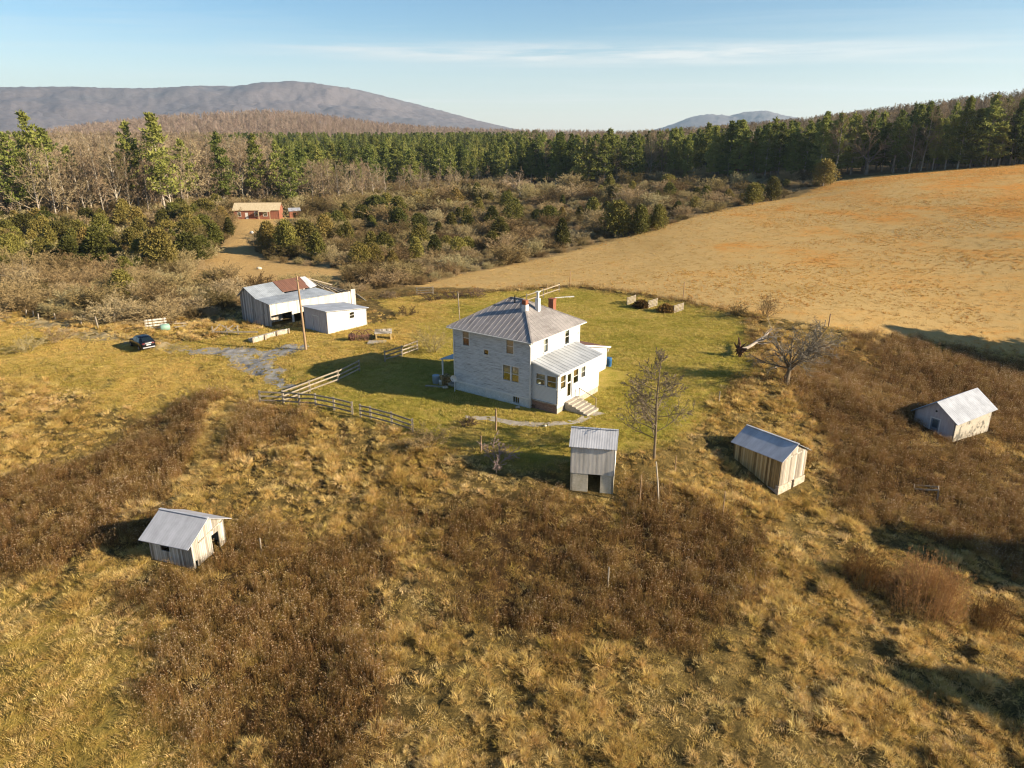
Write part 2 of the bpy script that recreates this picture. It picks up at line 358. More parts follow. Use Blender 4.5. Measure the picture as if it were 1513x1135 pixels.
def link(name, me, parent=None, loc=(0, 0, 0)):
    o = bpy.data.objects.new(name, me); COL.objects.link(o); o.parent = parent; o.location = loc; return o
# ------------------------------------------------------------------ the ground sheet
_ny, _nx = GZ.shape
V = np.stack([_xx.ravel(), _yy.ravel(), GZ.ravel()], 1)
i_ = (np.arange(_ny-1)[:, None]*_nx+np.arange(_nx-1)[None]).ravel()
F = np.stack([i_, i_+1, i_+1+_nx, i_+_nx], 1)
me = np_mesh('ground', V, F, MATS['ground'], smooth=True)
_val = np.zeros(len(_lx)); _val[_near] = soft(VALLEY, _lx[_near], _ly[_near], 3); _val[(np.hypot(_lx, _ly) > 300) & (ZON[1] < .5)] = 1
for n_, arr in (('lawn', ZON[0]), ('field', ZON[1]), ('weed', ZON[2]), ('meadow', ZON[3]), ('banktop', ZON[4]), ('clearing', ZON[5]), ('valley', _val)):
    a = me.attributes.new(n_, 'FLOAT', 'POINT'); a.data.foreach_set('value', arr.astype(np.float32))
tag(link('ground', me), 'rolling farm ground of dry grass, mown lawn and hay field', 'ground', kind='structure')
# ------------------------------------------------------------------ light and sky
SUN_EL = math.radians(21.5); SUN_H = Vector((.958, -.286, 0)).normalized()
sun = bpy.data.lights.new('sun', 'SUN'); sun.energy = 5.0; sun.angle = math.radians(.5); sun.color = (1, .85, .64)
so = bpy.data.objects.new('sun', sun); COL.objects.link(so); so.location = (60, -20, 60)
sd = Vector((SUN_H.x*math.cos(SUN_EL), SUN_H.y*math.cos(SUN_EL), math.sin(SUN_EL)))
so.rotation_euler = sd.to_track_quat('Z', 'Y').to_euler()
w = bpy.data.worlds.new('World'); scene.world = w; w.use_nodes = True; nt = w.node_tree; nt.nodes.clear()
wo = nt.nodes.new('ShaderNodeOutputWorld'); bg = nt.nodes.new('ShaderNodeBackground'); nt.links.new(bg.outputs[0], wo.inputs[0])
sky = nt.nodes.new('ShaderNodeTexSky'); sky.sky_type = 'NISHITA'; sky.sun_disc = False; sky.sun_elevation = SUN_EL
sky.sun_rotation = math.atan2(SUN_H.x, SUN_H.y); sky.altitude = 700; sky.air_density = 1.0; sky.dust_density = .6; sky.ozone_density = 1.6
tc = nt.nodes.new('ShaderNodeTexCoord'); sx = nt.nodes.new('ShaderNodeSeparateXYZ'); nt.links.new(tc.outputs['Generated'], sx.inputs[0])
hs_ = nt.nodes.new('ShaderNodeHueSaturation'); hs_.inputs['Saturation'].default_value = 1.32; hs_.inputs['Value'].default_value = 1.0; nt.links.new(sky.outputs[0], hs_.inputs['Color'])
# thin cirrus: streaks over a flat layer high above (direction divided by height)
hz = math_(nt, 'MAXIMUM', sx.outputs[2], .015)
cx = nt.nodes.new('ShaderNodeCombineXYZ'); nt.links.new(math_(nt, 'DIVIDE', sx.outputs[0], hz), cx.inputs[0]); nt.links.new(math_(nt, 'DIVIDE', sx.outputs[1], hz), cx.inputs[1])
mp = nt.nodes.new('ShaderNodeMapping'); nt.links.new(cx.outputs[0], mp.inputs[0]); mp.inputs['Scale'].default_value = (.09, .42, 1); mp.inputs['Rotation'].default_value = (0, 0, .12)
n1 = noise(nt, mp.outputs[0], 1.0, 7, .62, .4)
mp2 = nt.nodes.new('ShaderNodeMapping'); nt.links.new(cx.outputs[0], mp2.inputs[0]); mp2.inputs['Scale'].default_value = (.05, .12, 1); mp2.inputs['Location'].default_value = (3.1, 1.7, 0)
n2 = noise(nt, mp2.outputs[0], 1.0, 3, .5)
cl = math_(nt, 'MULTIPLY', math_(nt, 'MULTIPLY', math_(nt, 'SUBTRACT', n1, .50), 3.0, clamp=True), math_(nt, 'MULTIPLY', math_(nt, 'SUBTRACT', n2, .38), 4.0, clamp=True))
# one longer band of streaks low in the sky ahead
mp3 = nt.nodes.new('ShaderNodeMapping'); nt.links.new(tc.outputs['Generated'], mp3.inputs[0]); mp3.inputs['Scale'].default_value = (5, 5, 85); mp3.inputs['Rotation'].default_value = (0, .03, 0)
n3 = noise(nt, mp3.outputs[0], 1.0, 6, .62, .3)
zc = math_(nt, 'ADD', math_(nt, 'MULTIPLY', sx.outputs[0], -.012), .098)
b1 = math_(nt, 'SUBTRACT', 1, math_(nt, 'DIVIDE', math_(nt, 'ABSOLUTE', math_(nt, 'SUBTRACT', sx.outputs[2], zc)), .017), clamp=True)
b2 = math_(nt, 'SUBTRACT', 1.25, math_(nt, 'MULTIPLY', math_(nt, 'ABSOLUTE', math_(nt, 'SUBTRACT', sx.outputs[0], .12)), 2.6), clamp=True)
band = math_(nt, 'MULTIPLY', math_(nt, 'MULTIPLY', b1, b2), math_(nt, 'MULTIPLY', math_(nt, 'SUBTRACT', n3, .36), 4, clamp=True))
cl = math_(nt, 'ADD', cl, math_(nt, 'MULTIPLY', band, 1.7), clamp=True)
veil = math_(nt, 'MULTIPLY', math_(nt, 'SUBTRACT', .125, sx.outputs[2]), 6.5, clamp=True)
cl = math_(nt, 'ADD', math_(nt, 'MULTIPLY', cl, .6), math_(nt, 'MULTIPLY', veil, .7), clamp=True)
SKYMIX = mix(nt, cl, hs_.outputs[0], (7.0, 6.85, 6.35))
nt.links.new(SKYMIX, bg.inputs[0]); bg.inputs[1].default_value = .057
vs = scene.view_settings; vs.view_transform = 'Standard'; vs.look = 'None'; vs.exposure = 1.4; vs.gamma = 1; vs.use_curve_mapping = False
cy = scene.cycles; cy.max_bounces = 5; cy.diffuse_bounces = 3; cy.glossy_bounces = 2; cy.transmission_bounces = 3; cy.volume_bounces = 0; cy.transparent_max_bounces = 8; cy.use_adaptive_sampling = True; cy.adaptive_threshold = .01; cy.use_denoising = True; cy.denoiser = "OPENIMAGEDENOISE"; cy.denoising_input_passes = "RGB_ALBEDO_NORMAL"; cy.denoising_prefilter = "ACCURATE"; cy.filter_width = 1.15; cy.sample_clamp_indirect = 4
# ------------------------------------------------------------------ building materials
WHITE_LAP = clapboard('white_lap_siding', (.56, .57, .57), (.46, .47, .47), (.17, .16, .15), .14, .6)
PORCH_LAP = clapboard('porch_lap_siding', (.58, .57, .54), (.50, .49, .47), (.32, .30, .28), .12, .42)
TRIM = surf('white_trim', [(.35, (.50, .49, .46)), (.65, (.60, .59, .56))], 3, bmp=.004)
FOUND = surf('painted_block', [(.35, (.48, .49, .47)), (.65, (.60, .60, .57))], 2, fine=(6, (1, 1, 2), .35), bmp=.015)
BRICKS = surf('red_brick', [(.35, (.22, .075, .04)), (.65, (.36, .14, .075))], 7, (1, 1, 3), fine=(14, (1, 1, 3), .6), bmp=.02)
OLDBRICK = surf('weathered_brick', [(.3, (.20, .11, .08)), (.7, (.36, .24, .18))], 4, (1, 1, 3), fine=(12, (1, 1, 3), .6), bmp=.02)
def tin(name, base, stain, amt=.5, stretch=(.4, .4, .4), metal=.35, rough=.48, rib=0, ribaxis=0, ribdepth=.012):
    m, nt, b, _ = _new(name)
    f = noise(nt, coords(nt, 'Object', stretch), 1.2, 7, .7)
    g = noise(nt, coords(nt, 'Object'), .35, 4, .6)
    k = math_(nt, 'ADD', math_(nt, 'MULTIPLY', f, .7), math_(nt, 'MULTIPLY', g, .3))
    dk = tuple(x*.72 for x in base)
    c = ramp(nt, k, [(.32, stain), (.32+.2*amt, dk), (.56, base), (.75, tuple(min(1, x*1.12) for x in base))])
    sx = nt.nodes.new('ShaderNodeSeparateXYZ'); nt.links.new(coords(nt, 'Object'), sx.inputs[0])
    if rib:
        wv = math_(nt, 'SINE', math_(nt, 'MULTIPLY', sx.outputs[ribaxis], 2*PI/rib)); bump(nt, b, wv, ribdepth, .8)
        pn = nt.nodes.new('ShaderNodeTexWhiteNoise'); pn.noise_dimensions = '1D'; nt.links.new(math_(nt, 'FLOOR', math_(nt, 'DIVIDE', sx.outputs[ribaxis], .66)), pn.inputs['W'])
        c = mix(nt, 1, c, ramp(nt, pn.outputs['Value'], [(0, (.88, .88, .88)), (1, (1, 1, 1))]), 'MULTIPLY')
    nt.links.new(c, b.inputs['Base Color']); b.inputs['Metallic'].default_value = metal; b.inputs['Roughness'].default_value = rough; return m
ROOF_L = tin('standing_seam_tin', (.27, .245, .23), (.14, .10, .075), .6, (1.6, .35, .5), 0, .55)
SEAM = surf('tin_seam', [(.35, (.34, .32, .305)), (.65, (.42, .40, .385))], 3, rough=.5)
ROOF_PORCH = tin('porch_tin', (.36, .375, .39), (.29, .30, .31), .4, (.4, .4, .4), .0, .42)
ROOF_BARN = tin('barn_tin', (.27, .30, .335), (.20, .22, .24), .4, (.5, 1.5, .5), .0, .45, .3, 0)
ROOF_PALE = tin('pale_tin', (.44, .445, .47), (.34, .34, .355), .25, (1.2, .5, .5), .0, .45, .2, 0, .004)
ROOF_WHITE = tin('white_tin', (.36, .38, .42), (.29, .30, .32), .25, (1, 1, 1), .05, .5, .25, 1)
ROOF_BLUE = tin('blue_tin', (.20, .32, .42), (.14, .2, .26), .3, (1, 1, 1), .2, .5, .25, 1)
RUST = tin('rusty_tin', (.16, .072, .045), (.10, .045, .03), .5, (2.5, .4, .5), .05, .8, .3, 0)
GREYTIN = tin('grey_tin_siding', (.60, .555, .49), (.42, .37, .29), .5, (2.2, 2.2, .3), .0, .6, .35, 0, .002)
OLDWOOD = planks('weathered_boards', [(.25, (.14, .12, .09)), (.5, (.33, .285, .225)), (.75, (.52, .47, .40))], .19, .8)
BOUNCEWOOD = planks('bounce_warm_boards', [(.25, (.14, .09, .03)), (.5, (.34, .235, .09)), (.75, (.47, .355, .17))], .2, .8)  # board colour warmed to carry ground bounce on the shaded wall
PALEWOOD = planks('faded_white_boards', [(.25, (.17, .145, .11)), (.45, (.34, .305, .25)), (.75, (.52, .485, .43))], .17, .75)
BARNWHITE = planks('barn_white_boards', [(.2, (.38, .34, .28)), (.45, (.52, .48, .41)), (.8, (.60, .57, .50))], .25, .45)
BARNGREY = planks('barn_grey_boards', [(.25, (.15, .14, .13)), (.5, (.28, .265, .245)), (.75, (.42, .40, .37))], .3, .6)
SHEDWHITE = planks('white_shed_boards', [(.2, (.46, .44, .41)), (.6, (.54, .525, .49))], .3, .25)
STONE = surf('fieldstone', [(.3, (.30, .25, .18)), (.5, (.5, .43, .33)), (.7, (.62, .56, .46))], 3.5, fine=(5, (1, 1, 1.6), .5), bmp=.04)
CREAM = surf('cream_block', [(.3, (.44, .385, .27)), (.6, (.60, .54, .42))], 1.6, (1, 1, .6), fine=(5, (1, 1, 2.5), .4), bmp=.015)
STUCCO = surf('flaking_stucco', [(.40, (.13, .12, .1)), (.47, (.36, .325, .26)), (.7, (.45, .41, .34))], 1.1, fine=(8, (1, 1, 1), .3), bmp=.02)
GREYPAINT = surf('grey_painted_boards', [(.35, (.34, .31, .31)), (.65, (.44, .41, .41))], 1.5, (3, 3, .6), bmp=.01)
CONC = surf('old_concrete', [(.3, (.30, .26, .20)), (.7, (.50, .44, .36))], 2.5, fine=(15, (1, 1, 1), .4), bmp=.01)
RAILWOOD = surf('grey_fence_wood', [(.3, (.20, .165, .12)), (.7, (.40, .34, .26))], 4, (1, 1, 1), fine=(10, (1, 1, 1), .4), bmp=.01, rnd=.15)
POLEWOOD = surf('pole_wood', [(.3, (.20, .125, .065)), (.7, (.36, .25, .15))], 2, (4, 4, .4), bmp=.01)
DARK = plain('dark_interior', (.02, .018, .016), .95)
BLIND = plain('paper_blind', (.42, .37, .29), .9)
REDCURT = plain('dark_red_curtain', (.09, .018, .02), .9)
PANELWOOD = surf('warm_wood_panel', [(.3, (.20, .10, .03)), (.7, (.36, .21, .07))], 2, (5, 5, .5))
BLUEPL = plain('blue_plastic', (.03, .12, .30), .4)
m, nt, b, out = _new('window_glass')
tr = nt.nodes.new('ShaderNodeBsdfTransparent'); gl = nt.nodes.new('ShaderNodeBsdfGlossy'); gl.inputs['Roughness'].default_value = .05
tr.inputs[0].default_value = (.86, .9, .9, 1); ms = nt.nodes.new('ShaderNodeMixShader'); ms.inputs[0].default_value = .14
nt.links.new(tr.outputs[0], ms.inputs[1]); nt.links.new(gl.outputs[0], ms.inputs[2]); nt.links.new(ms.outputs[0], out.inputs[0])
GLASS = m
def ang(dx, dy): return math.atan2(dy, dx)
def window(par, p0, p1, t0, t1, z0, z1, blind=.5, frame=TRIM, bmat=BLIND, meet=True, lower=None, fw=.09, cols=1):
    """window set in the wall p0-p1: frame with sill (proud), pane, blind or curtain behind"""
    p0 = Vector((*p0, 0)); d = (Vector((*p1, 0))-p0).normalized(); n = Vector((d.y, -d.x, 0))
    P = lambda t, z, o: p0+d*t+n*o+Vector((0, 0, z))
    def bx(mb, a0, a1, b0, b1, o0, o1):
        mb.hexa([P(a0, b0, o1), P(a1, b0, o1), P(a1, b0, o0), P(a0, b0, o0), P(a0, b1, o1), P(a1, b1, o1), P(a1, b1, o0), P(a0, b1, o0)])
    f = MB()
    bx(f, t0-fw, t0, z0-fw*.6, z1+fw, -.07, .022); bx(f, t1, t1+fw, z0-fw*.6, z1+fw, -.07, .022)
    bx(f, t0, t1, z1, z1+fw, -.07, .02)
    zm = (z0+z1)/2
    if meet: bx(f, t0, t1, zm-.025, zm+.025, -.06, -.012)
    for k in range(1, cols): bx(f, t0+(t1-t0)*k/cols-.015, t0+(t1-t0)*k/cols+.015, z0, z1, -.055, -.016)
    fo = f.build('window', frame, par)
    s = MB(); bx(s, t0-fw-.04, t1+fw+.04, z0-fw*.6-.07, z0-fw*.6-.002, -.05, .07); bx(s, t0, t1, z0-fw*.6, z0, -.06, .018); s.build('sill', frame, fo)
    g = MB(); bx(g, t0, t1, z0, z1, -.045, -.037); g.build('pane', GLASS, fo)
    if blind:
        q = MB(); bx(q, t0-.03, t1+.03, z1-(z1-z0)*blind, z1+.03, -.17, -.16); q.build('blind', bmat, fo)
    if lower:
        q = MB(); bx(q, t0-.03, t1+.03, z0-.03, z1-(z1-z0)*blind-.01, -.19, -.18); q.build('curtain', lower, fo)
    return fo
def gable_roof(par, x0, x1, W, ze, zr, o, mats, th=.06, name='roof', ridge=None, seams=0, seam_mat=None):
    """ridge along x; front slope y<W/2, back slope beyond; each slope its own part"""
    yr = W/2 if ridge is None else ridge
    sl = (zr-ze)/yr
    a = MB(); a.slab([(x0-o, -o, ze-sl*o), (x1+o, -o, ze-sl*o), (x1+o, yr, zr), (x0-o, yr, zr)], th)
    sb = (zr-ze)/(W-yr)
    b_ = MB(); b_.slab([(x1+o, W+o, ze-sb*o), (x0-o, W+o, ze-sb*o), (x0-o, yr+.001, zr-.001), (x1+o, yr+.001, zr-.001)], th)
    r1 = a.build(name, mats[0], par); r2 = b_.build(name, mats[1], par)
    if seams:
        s = MB(); x = x0-o+seams*.5
        while x < x1+o:
            s.beam((x, -o, ze-sl*o+.012), (x, yr, zr+.012), .03, .03); x += seams
        s.build('seam', seam_mat, r1)
    c = MB(); c.beam((x0-o, yr, zr+.02), (x1+o, yr, zr+.02), .22, .035); c.build('ridge_cap', mats[0], r1)
    return r1
# ------------------------------------------------------------------ farmhouse
HX, HY, HL, HW = -5.97, 69.68, 9.49, 9.1
H = thing('farmhouse', (HX, HY, 0), 'two storey white clapboard farmhouse with a hipped tin roof in the middle of the lawn', 'house', ang(.8125, -.583))
f_op = [(1.25, 2.05, 5.05, 6.58), (6.68, 7.5, 5.15, 6.6), (3.93, 4.5, 4.55, 5.02), (6.28, 7.12, 2.37, 3.9), (7.30, 8.14, 2.37, 3.9)]
r_op = [(2.33, 2.98, 5.1, 6.55), (6.2, 6.95, 5.0, 6.5)]
c4 = [(0, 0), (HL, 0), (HL, HW), (0, HW)]
wl = MB(); wl.wall(c4[0], c4[1], .98, 6.8, .16, f_op); wl.build('wall', WHITE_LAP, H)
wl = MB(); wl.wall(c4[1], c4[2], .98, 6.8, .16, r_op); wl.build('wall', WHITE_LAP, H)
wl = MB(); wl.wall(c4[2], c4[3], .98, 6.8, .16); wl.build('wall', WHITE_LAP, H)
wl = MB(); wl.wall(c4[3], c4[0], .98, 6.8, .16); wl.build('wall', WHITE_LAP, H)
fd = MB(); fd.wall((.03, .03), (HL-.03, .03), -.6, .98, .2, [(7.45, 8.15, .25, .85)]); fd.wall((HL-.03, .03), (HL-.03, HW-.03), -.6, .98, .2)
fd.wall((HL-.03, HW-.03), (.03, HW-.03), -.6, .98, .2); fd.wall((.03, HW-.03), (.03, .03), -.6, .98, .2)
fd.box(3.92, -.02, -.3, 3.99, .05, .96); fd.build('foundation', FOUND, H)
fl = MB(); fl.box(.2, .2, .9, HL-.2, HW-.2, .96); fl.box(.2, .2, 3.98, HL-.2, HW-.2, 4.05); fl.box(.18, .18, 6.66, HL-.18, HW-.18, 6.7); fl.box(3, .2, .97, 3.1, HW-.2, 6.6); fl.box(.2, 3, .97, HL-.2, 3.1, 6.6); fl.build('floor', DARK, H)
window(H, c4[0], c4[1], *f_op[0], .5, lower=REDCURT); window(H, c4[0], c4[1], *f_op[1], .97); window(H, c4[0], c4[1], *f_op[2], 0, meet=False)
window(H, c4[0], c4[1], *f_op[3], .5); window(H, c4[0], c4[1], *f_op[4], .55, lower=PANELWOOD)
window(H, (.03, .03), (HL-.03, .03), 7.45, 8.15, .25, .85, 0, FOUND, meet=False, cols=3, fw=.05)
window(H, c4[1], c4[2], *r_op[0], .95); window(H, c4[1], c4[2], *r_op[1], .3)
for x, y in ((-.02, -.02), (HL-.12, -.02), (HL-.12, HW-.12), (-.02, HW-.12)):
    cb = MB(); cb.box(x, y, .97, x+.14, y+.14, 6.78); cb.build('corner_board', TRIM, H)
cb = MB(); cb.box(.13, -.022, .9, HL-.13, .02, 1.03); cb.build('base_board', TRIM, H)
# hipped roof: short ridge along x
o = .45; ze = 6.78; zr = 9.45; xa, xb, ym = 3.94, 5.54, HW/2
E0, E1, E2, E3 = (-o, -o, ze), (HL+o, -o, ze), (HL+o, HW+o, ze), (-o, HW+o, ze); RA, RB = (xa, ym, zr), (xb, ym, zr)
rf = MB()
for pg in ((E0, E1, RB, RA), (E1, E2, RB), (E2, E3, RA, RB), (E3, E0, RA)): rf.slab(pg, .05)
roof = rf.build('roof', ROOF_L, H)
sm = MB(); kx = (zr-ze)/(ym+o)
x = -o+.3
while x < HL+o-.05:
    t = (x+o)/(xa+o) if x < xa else (1 if x <= xb else (HL+o-x)/(HL+o-xb))
    ye = -o+t*(ym+o); sm.beam((x, -o, ze+.01), (x, ye, ze+t*(zr-ze)+.01), .035, .026)
    sm.beam((x, HW+o, ze+.015), (x, HW-ye, ze+t*(zr-ze)+.015), .035, .04); x += .56
y = -o+.3
while y < HW+o-.05:
    t = (y+o)/(ym+o) if y < ym else (HW+o-y)/(HW+o-ym)
    sm.beam((HL+o, y, ze+.015), (HL+o-t*(HL+o-xb), y, ze+t*(zr-ze)+.015), .03, .025)
    sm.beam((-o, y, ze+.015), (-o+t*(xa+o), y, ze+t*(zr-ze)+.015), .03, .03); y += .56
sm.build('seam', SEAM, roof)
hp = MB()
for a, b_ in ((E0, RA), (E1, RB), (E2, RB), (E3, RA), (RA, RB)): hp.beam((a[0], a[1], a[2]+.03), (b_[0], b_[1], b_[2]+.03), .16, .05)
hp.build('ridge_cap', ROOF_L, roof)
so_ = MB(); so_.box(-o+.02, -o+.02, ze-.16, HL+o-.02, 0-.03, ze-.06); so_.box(HL+.03, -o+.02, ze-.16, HL+o-.02, HW+o-.02, ze-.06); so_.box(-o+.02, HW+.03, ze-.16, HL+.03, HW+o-.02, ze-.06); so_.box(-o+.02, -.03, ze-.16, -.03, HW+.03, ze-.06); so_.build('eave', TRIM, H)
g = MB(); g.beam((-o, -o-.06, ze-.07), (HL+o, -o-.06, ze-.07), .1, .09); g.beam((HL+o+.06, -o, ze-.07), (HL+o+.06, HW+o, ze-.07), .1, .09)
g.beam((HL+.05, -o, ze-.14), (HL+.06, -.08, ze-.55), .07, .07); g.beam((HL+.06, -.08, ze-.55), (HL+.06, -.08, .1), .07, .07); g.build('gutter', TRIM, H)
# chimneys and vent
def on_roof(x, y):
    t = min((y+o)/(ym+o), (HL+o-x)/(HL+o-xb), (HW+o-y)/(HW+o-ym), 1); return ze+t*(zr-ze)
ch = MB(); ch.box(6.35, 3.0, on_roof(6.35, 3.0)-.6, 6.85, 3.5, 9.3); cho = ch.build('chimney', TRIM, H)
cc = MB(); cc.box(6.37, 3.02, 9.3, 6.83, 3.48, 9.75); cc.build('brick_top', BRICKS, cho)
ch = MB(); ch.box(6.9, 4.55, on_roof(6.9, 4.55)-.4, 7.3, 4.95, 9.7); cho = ch.build('chimney', TRIM, H)
cc = MB(); cc.box(7.0, 4.65, 9.7, 7.2, 4.85, 10.35); cc.box(6.9, 4.55, 10.35, 7.3, 4.95, 10.42); cc.build('flue', TRIM, cho)
ch = MB(); ch.box(5.55, HW+.02, 0, 6.15, HW+.6, 8.6); ch.box(5.51, HW-.02, 8.6, 6.19, HW+.64, 8.72); ch.build('chimney', BRICKS, H)
vp = MB(); vp.tube([(4.9, 3.9, on_roof(4.9, 3.9)-.2), (4.9, 3.9, on_roof(4.9, 3.9)+.75)], .06, 8); vp.build('vent_pipe', DARK, H)
# enclosed front porch
PX0, PX1, PY0, PY1 = HL+.01, HL+2.9, .3, 8.3
po = thing('front_porch', (0, 0, 0), None, None); po.parent = H
pf_op = [(.55, 1.4, 2.35, 3.6), (1.75, 2.6, 1.0, 3.55), (2.85, 3.75, 2.25, 3.6), (4.35, 5.1, 2.45, 3.5)]
pe_op = [(.5, 1.45, 2.6, 3.65), (1.72, 2.7, 2.55, 3.65)]
w_ = MB(); w_.wall((PX0, PY0), (PX1, PY0), .95, (4.78, 4.02), .12, pe_op); w_.wall((PX1, PY0), (PX1, PY1), .55, 4.02, .12, pf_op); w_.wall((PX1, PY1), (PX0, PY1), .55, (4.02, 4.78), .12); w_.build('wall', PORCH_LAP, po)
w_ = MB(); w_.wall((PX0, PY0+.04), (PX1-.05, PY0+.04), -.5, .94, .2); w_.build('brick_base', OLDBRICK, po)
w_ = MB(); w_.wall((PX1-.04, PY0+.05), (PX1-.04, PY1-.05), -.5, .54, .2); w_.box(PX0, PY0-.12, .88, PX1+.05, PY0+.0, .97); w_.build('base', CONC, po)
w_ = MB(); w_.box(PX0, PY0+.13, .8, PX1-.13, PY1-.13, .9); w_.build('floor', PANELWOOD, po)
w_ = MB(); sl = (4.82-4.08)/2.9
w_.slab([(PX0-.0, PY0-.2, 4.84), (PX1+.3, PY0-.2, 4.84-sl*3.2), (PX1+.3, PY1+.2, 4.84-sl*3.2), (PX0, PY1+.2, 4.84)], .07); pr = w_.build('roof', ROOF_PORCH, po)
w_ = MB(); yy = PY0+.2
while yy < PY1: w_.beam((PX0, yy, 4.855), (PX1+.3, yy, 4.855-sl*3.2), .03, .025); yy += .62
w_.build('seam', ROOF_PORCH, pr)
w_ = MB(); w_.beam((PX1+.32, PY0-.2, 4.84-sl*3.2-.08), (PX1+.32, PY1+.2, 4.84-sl*3.2-.08), .05, .16); w_.beam((PX0, PY0-.22, 4.74), (PX1+.3, PY0-.22, 4.74-sl*3.2), .05, .13); w_.build('fascia', TRIM, po)
fo = window(po, (PX1, PY0), (PX1, PY1), *pf_op[0], .95, bmat=PANELWOOD)
window(po, (PX1, PY0), (PX1, PY1), *pf_op[2], .6, bmat=PANELWOOD); window(po, (PX1, PY0), (PX1, PY1), *pf_op[3], .5, cols=2)
window(po, (PX0, PY0), (PX1, PY0), *pe_op[0], .55); window(po, (PX0, PY0), (PX1, PY0), *pe_op[1], .97, bmat=PANELWOOD)
dr = MB(); a0, a1 = PY0+1.75, PY0+2.6
for q in ((a0, a0+.12, 1.0, 3.55), (a1-.12, a1, 1.0, 3.55), (a0+.12, a1-.12, 1.0, 1.22), (a0+.12, a1-.12, 3.43, 3.55), (a0+.12, a1-.12, 2.5, 2.64)): dr.box(PX1-.09, q[0], q[2], PX1-.05, q[1], q[3])
do = dr.build('door', TRIM, po)
dr = MB(); dr.box(PX1-.075, a0+.12, 1.22, PX1-.065, a1-.12, 2.5); dr.box(PX1-.075, a0+.12, 2.64, PX1-.065, a1-.12, 3.43); dr.build('pane', GLASS, do)
dr = MB(); dr.box(PX1-.05, a0+.05, 2.25, PX1-.01, a0+.09, 2.37); dr.build('handle', DARK, do)
dr = MB(); dr.box(PX1+.002, a0-.1, .98, PX1+.025, a0, 3.65); dr.box(PX1+.002, a1, .98, PX1+.025, a1+.1, 3.65); dr.box(PX1+.002, a0, 3.55, PX1+.025, a1, 3.65); dr.build('door_frame', TRIM, po)
st = MB(); nst = 6
for k in range(nst): st.box(PX1+.012+k*.42, PY0+1.35, -.5, PX1+.012+(k+1)*.42+.03*(k < nst-1)-.03, PY0+3.55, .82-k*.145)
st.build('steps', CONC, H)
hr = MB(); hx = PX1+.35; hy = PY0+3.45
hr.beam((hx, hy, .6), (hx, hy, 1.75), .06, .06); hr.beam((hx+1.9, hy, .1), (hx+1.9, hy, 1.1), .06, .06); hr.beam((hx, hy, 1.7), (hx+1.9, hy, 1.05), .05, .05); hr.build('handrail', RAILWOOD, H)
# rear lean-to and side porch
lx0, ly0, ly1 = 3.0, HW+.01, 15.4
le = thing('rear_wing', (0, 0, 0), None, None); le.parent = H
w_ = MB(); w_.wall((HL-.02, ly0), (HL-.02, ly1), .5, (4.15, 2.55), .14, [(2.2, 2.75, 2.1, 2.75)]); w_.wall((HL-.02, ly1), (lx0, ly1), .5, 2.55, .14); w_.wall((lx0, ly1), (lx0, ly0), .5, (2.55, 4.15), .14); w_.build('wall', PORCH_LAP, le)
w_ = MB(); w_.wall((HL-.05, ly0), (HL-.05, ly1-.03), -.6, .49, .2); w_.wall((HL-.05, ly1-.03), (lx0+.03, ly1-.03), -.6, .49, .2); w_.wall((lx0+.03, ly1-.03), (lx0+.03, ly0), -.6, .49, .2); w_.build('foundation', FOUND, le)
w_ = MB(); w_.slab([(lx0-.2, ly0, 4.3), (HL+.15, ly0, 4.3), (HL+.15, ly1+.5, 2.52), (lx0-.2, ly1+.5, 2.52)], .07); w_.build('roof', RUST, le)
w_ = MB(); w_.beam((HL+.17, ly0, 4.24), (HL+.17, ly1+.5, 2.46), .05, .17); w_.beam((HL+.02, ly1+.1, 2.0), (HL+.02, ly1+.45, 2.5), .06, .06); w_.build('fascia', TRIM, le)
window(le, (HL-.02, ly0), (HL-.02, ly1), 2.2, 2.75, 2.1, 2.75, 0, meet=False)
sp = thing('side_porch', (0, 0, 0), None, None); sp.parent = H
w_ = MB(); w_.slab([(-.01, .4, 3.25), (-.01, 4.6, 3.25), (-2.35, 4.6, 2.8), (-2.35, .4, 2.8)], .08); w_.build('roof', ROOF_BLUE, sp)
for yy in (.65, 4.35):
    w_ = MB(); w_.box(-2.2, yy-.07, .3, -2.06, yy+.07, 2.75); w_.build('post', TRIM, sp)
w_ = MB(); w_.box(-2.3, .45, -.4, -.02, 4.5, .3); w_.build('floor', CONC, sp)
# ------------------------------------------------------------------ barn
B = thing('barn', (-33.26, 95.34, 0), 'long low barn with a patched tin roof half rusty, its far end fallen in', 'barn', ang(.588, .809))
BLn = 15.3; yb, yr_, yk = 2.66, 5.12, 6.6
def btop(y): return 3.2+(3.55-3.2)*y/yb if y < yb else (3.55+(4.85-3.55)*(y-yb)/(yr_-yb) if y < yr_ else 4.85-(y-yr_)/(yk-yr_)*1.05)
w_ = MB(); w_.wall((0, 0), (BLn, 0), -1.6, (3.15, 2.45), .12, [(.14, 3.6, -1.6, 1.5), (3.9, 5.8, -1.6, 1.05)]); w_.build('front_wall', BARNWHITE, B)
w_ = MB(); w_.wall((0, yk), (0, 0), -1, 3, .12, top=lambda t: btop(yk-t)-.04); w_.build('gable_wall', BARNGREY, B)
w_ = MB(); w_.wall((BLn-3, yk), (0, yk), -1.5, 3.6, .12); w_.wall((11.5, .15), (11.5, yk-.15), -1.5, 2.9, .12); w_.build('wall', BARNGREY, B)
w_ = MB(); w_.slab([(-.2, -.22, 3.2), (11.6, -.22, 2.72), (10.2, yb, 3.5), (-.2, yb, 3.62)], .05); w_.build('lower_roof', ROOF_BARN, B)
w_ = MB(); w_.slab([(-.25, yb-.3, 3.5), (4.6, yb-.1, 3.6), (4.7, yr_, 4.93), (-.25, yr_, 4.93)], .05); w_.build('roof', ROOF_BARN, B)
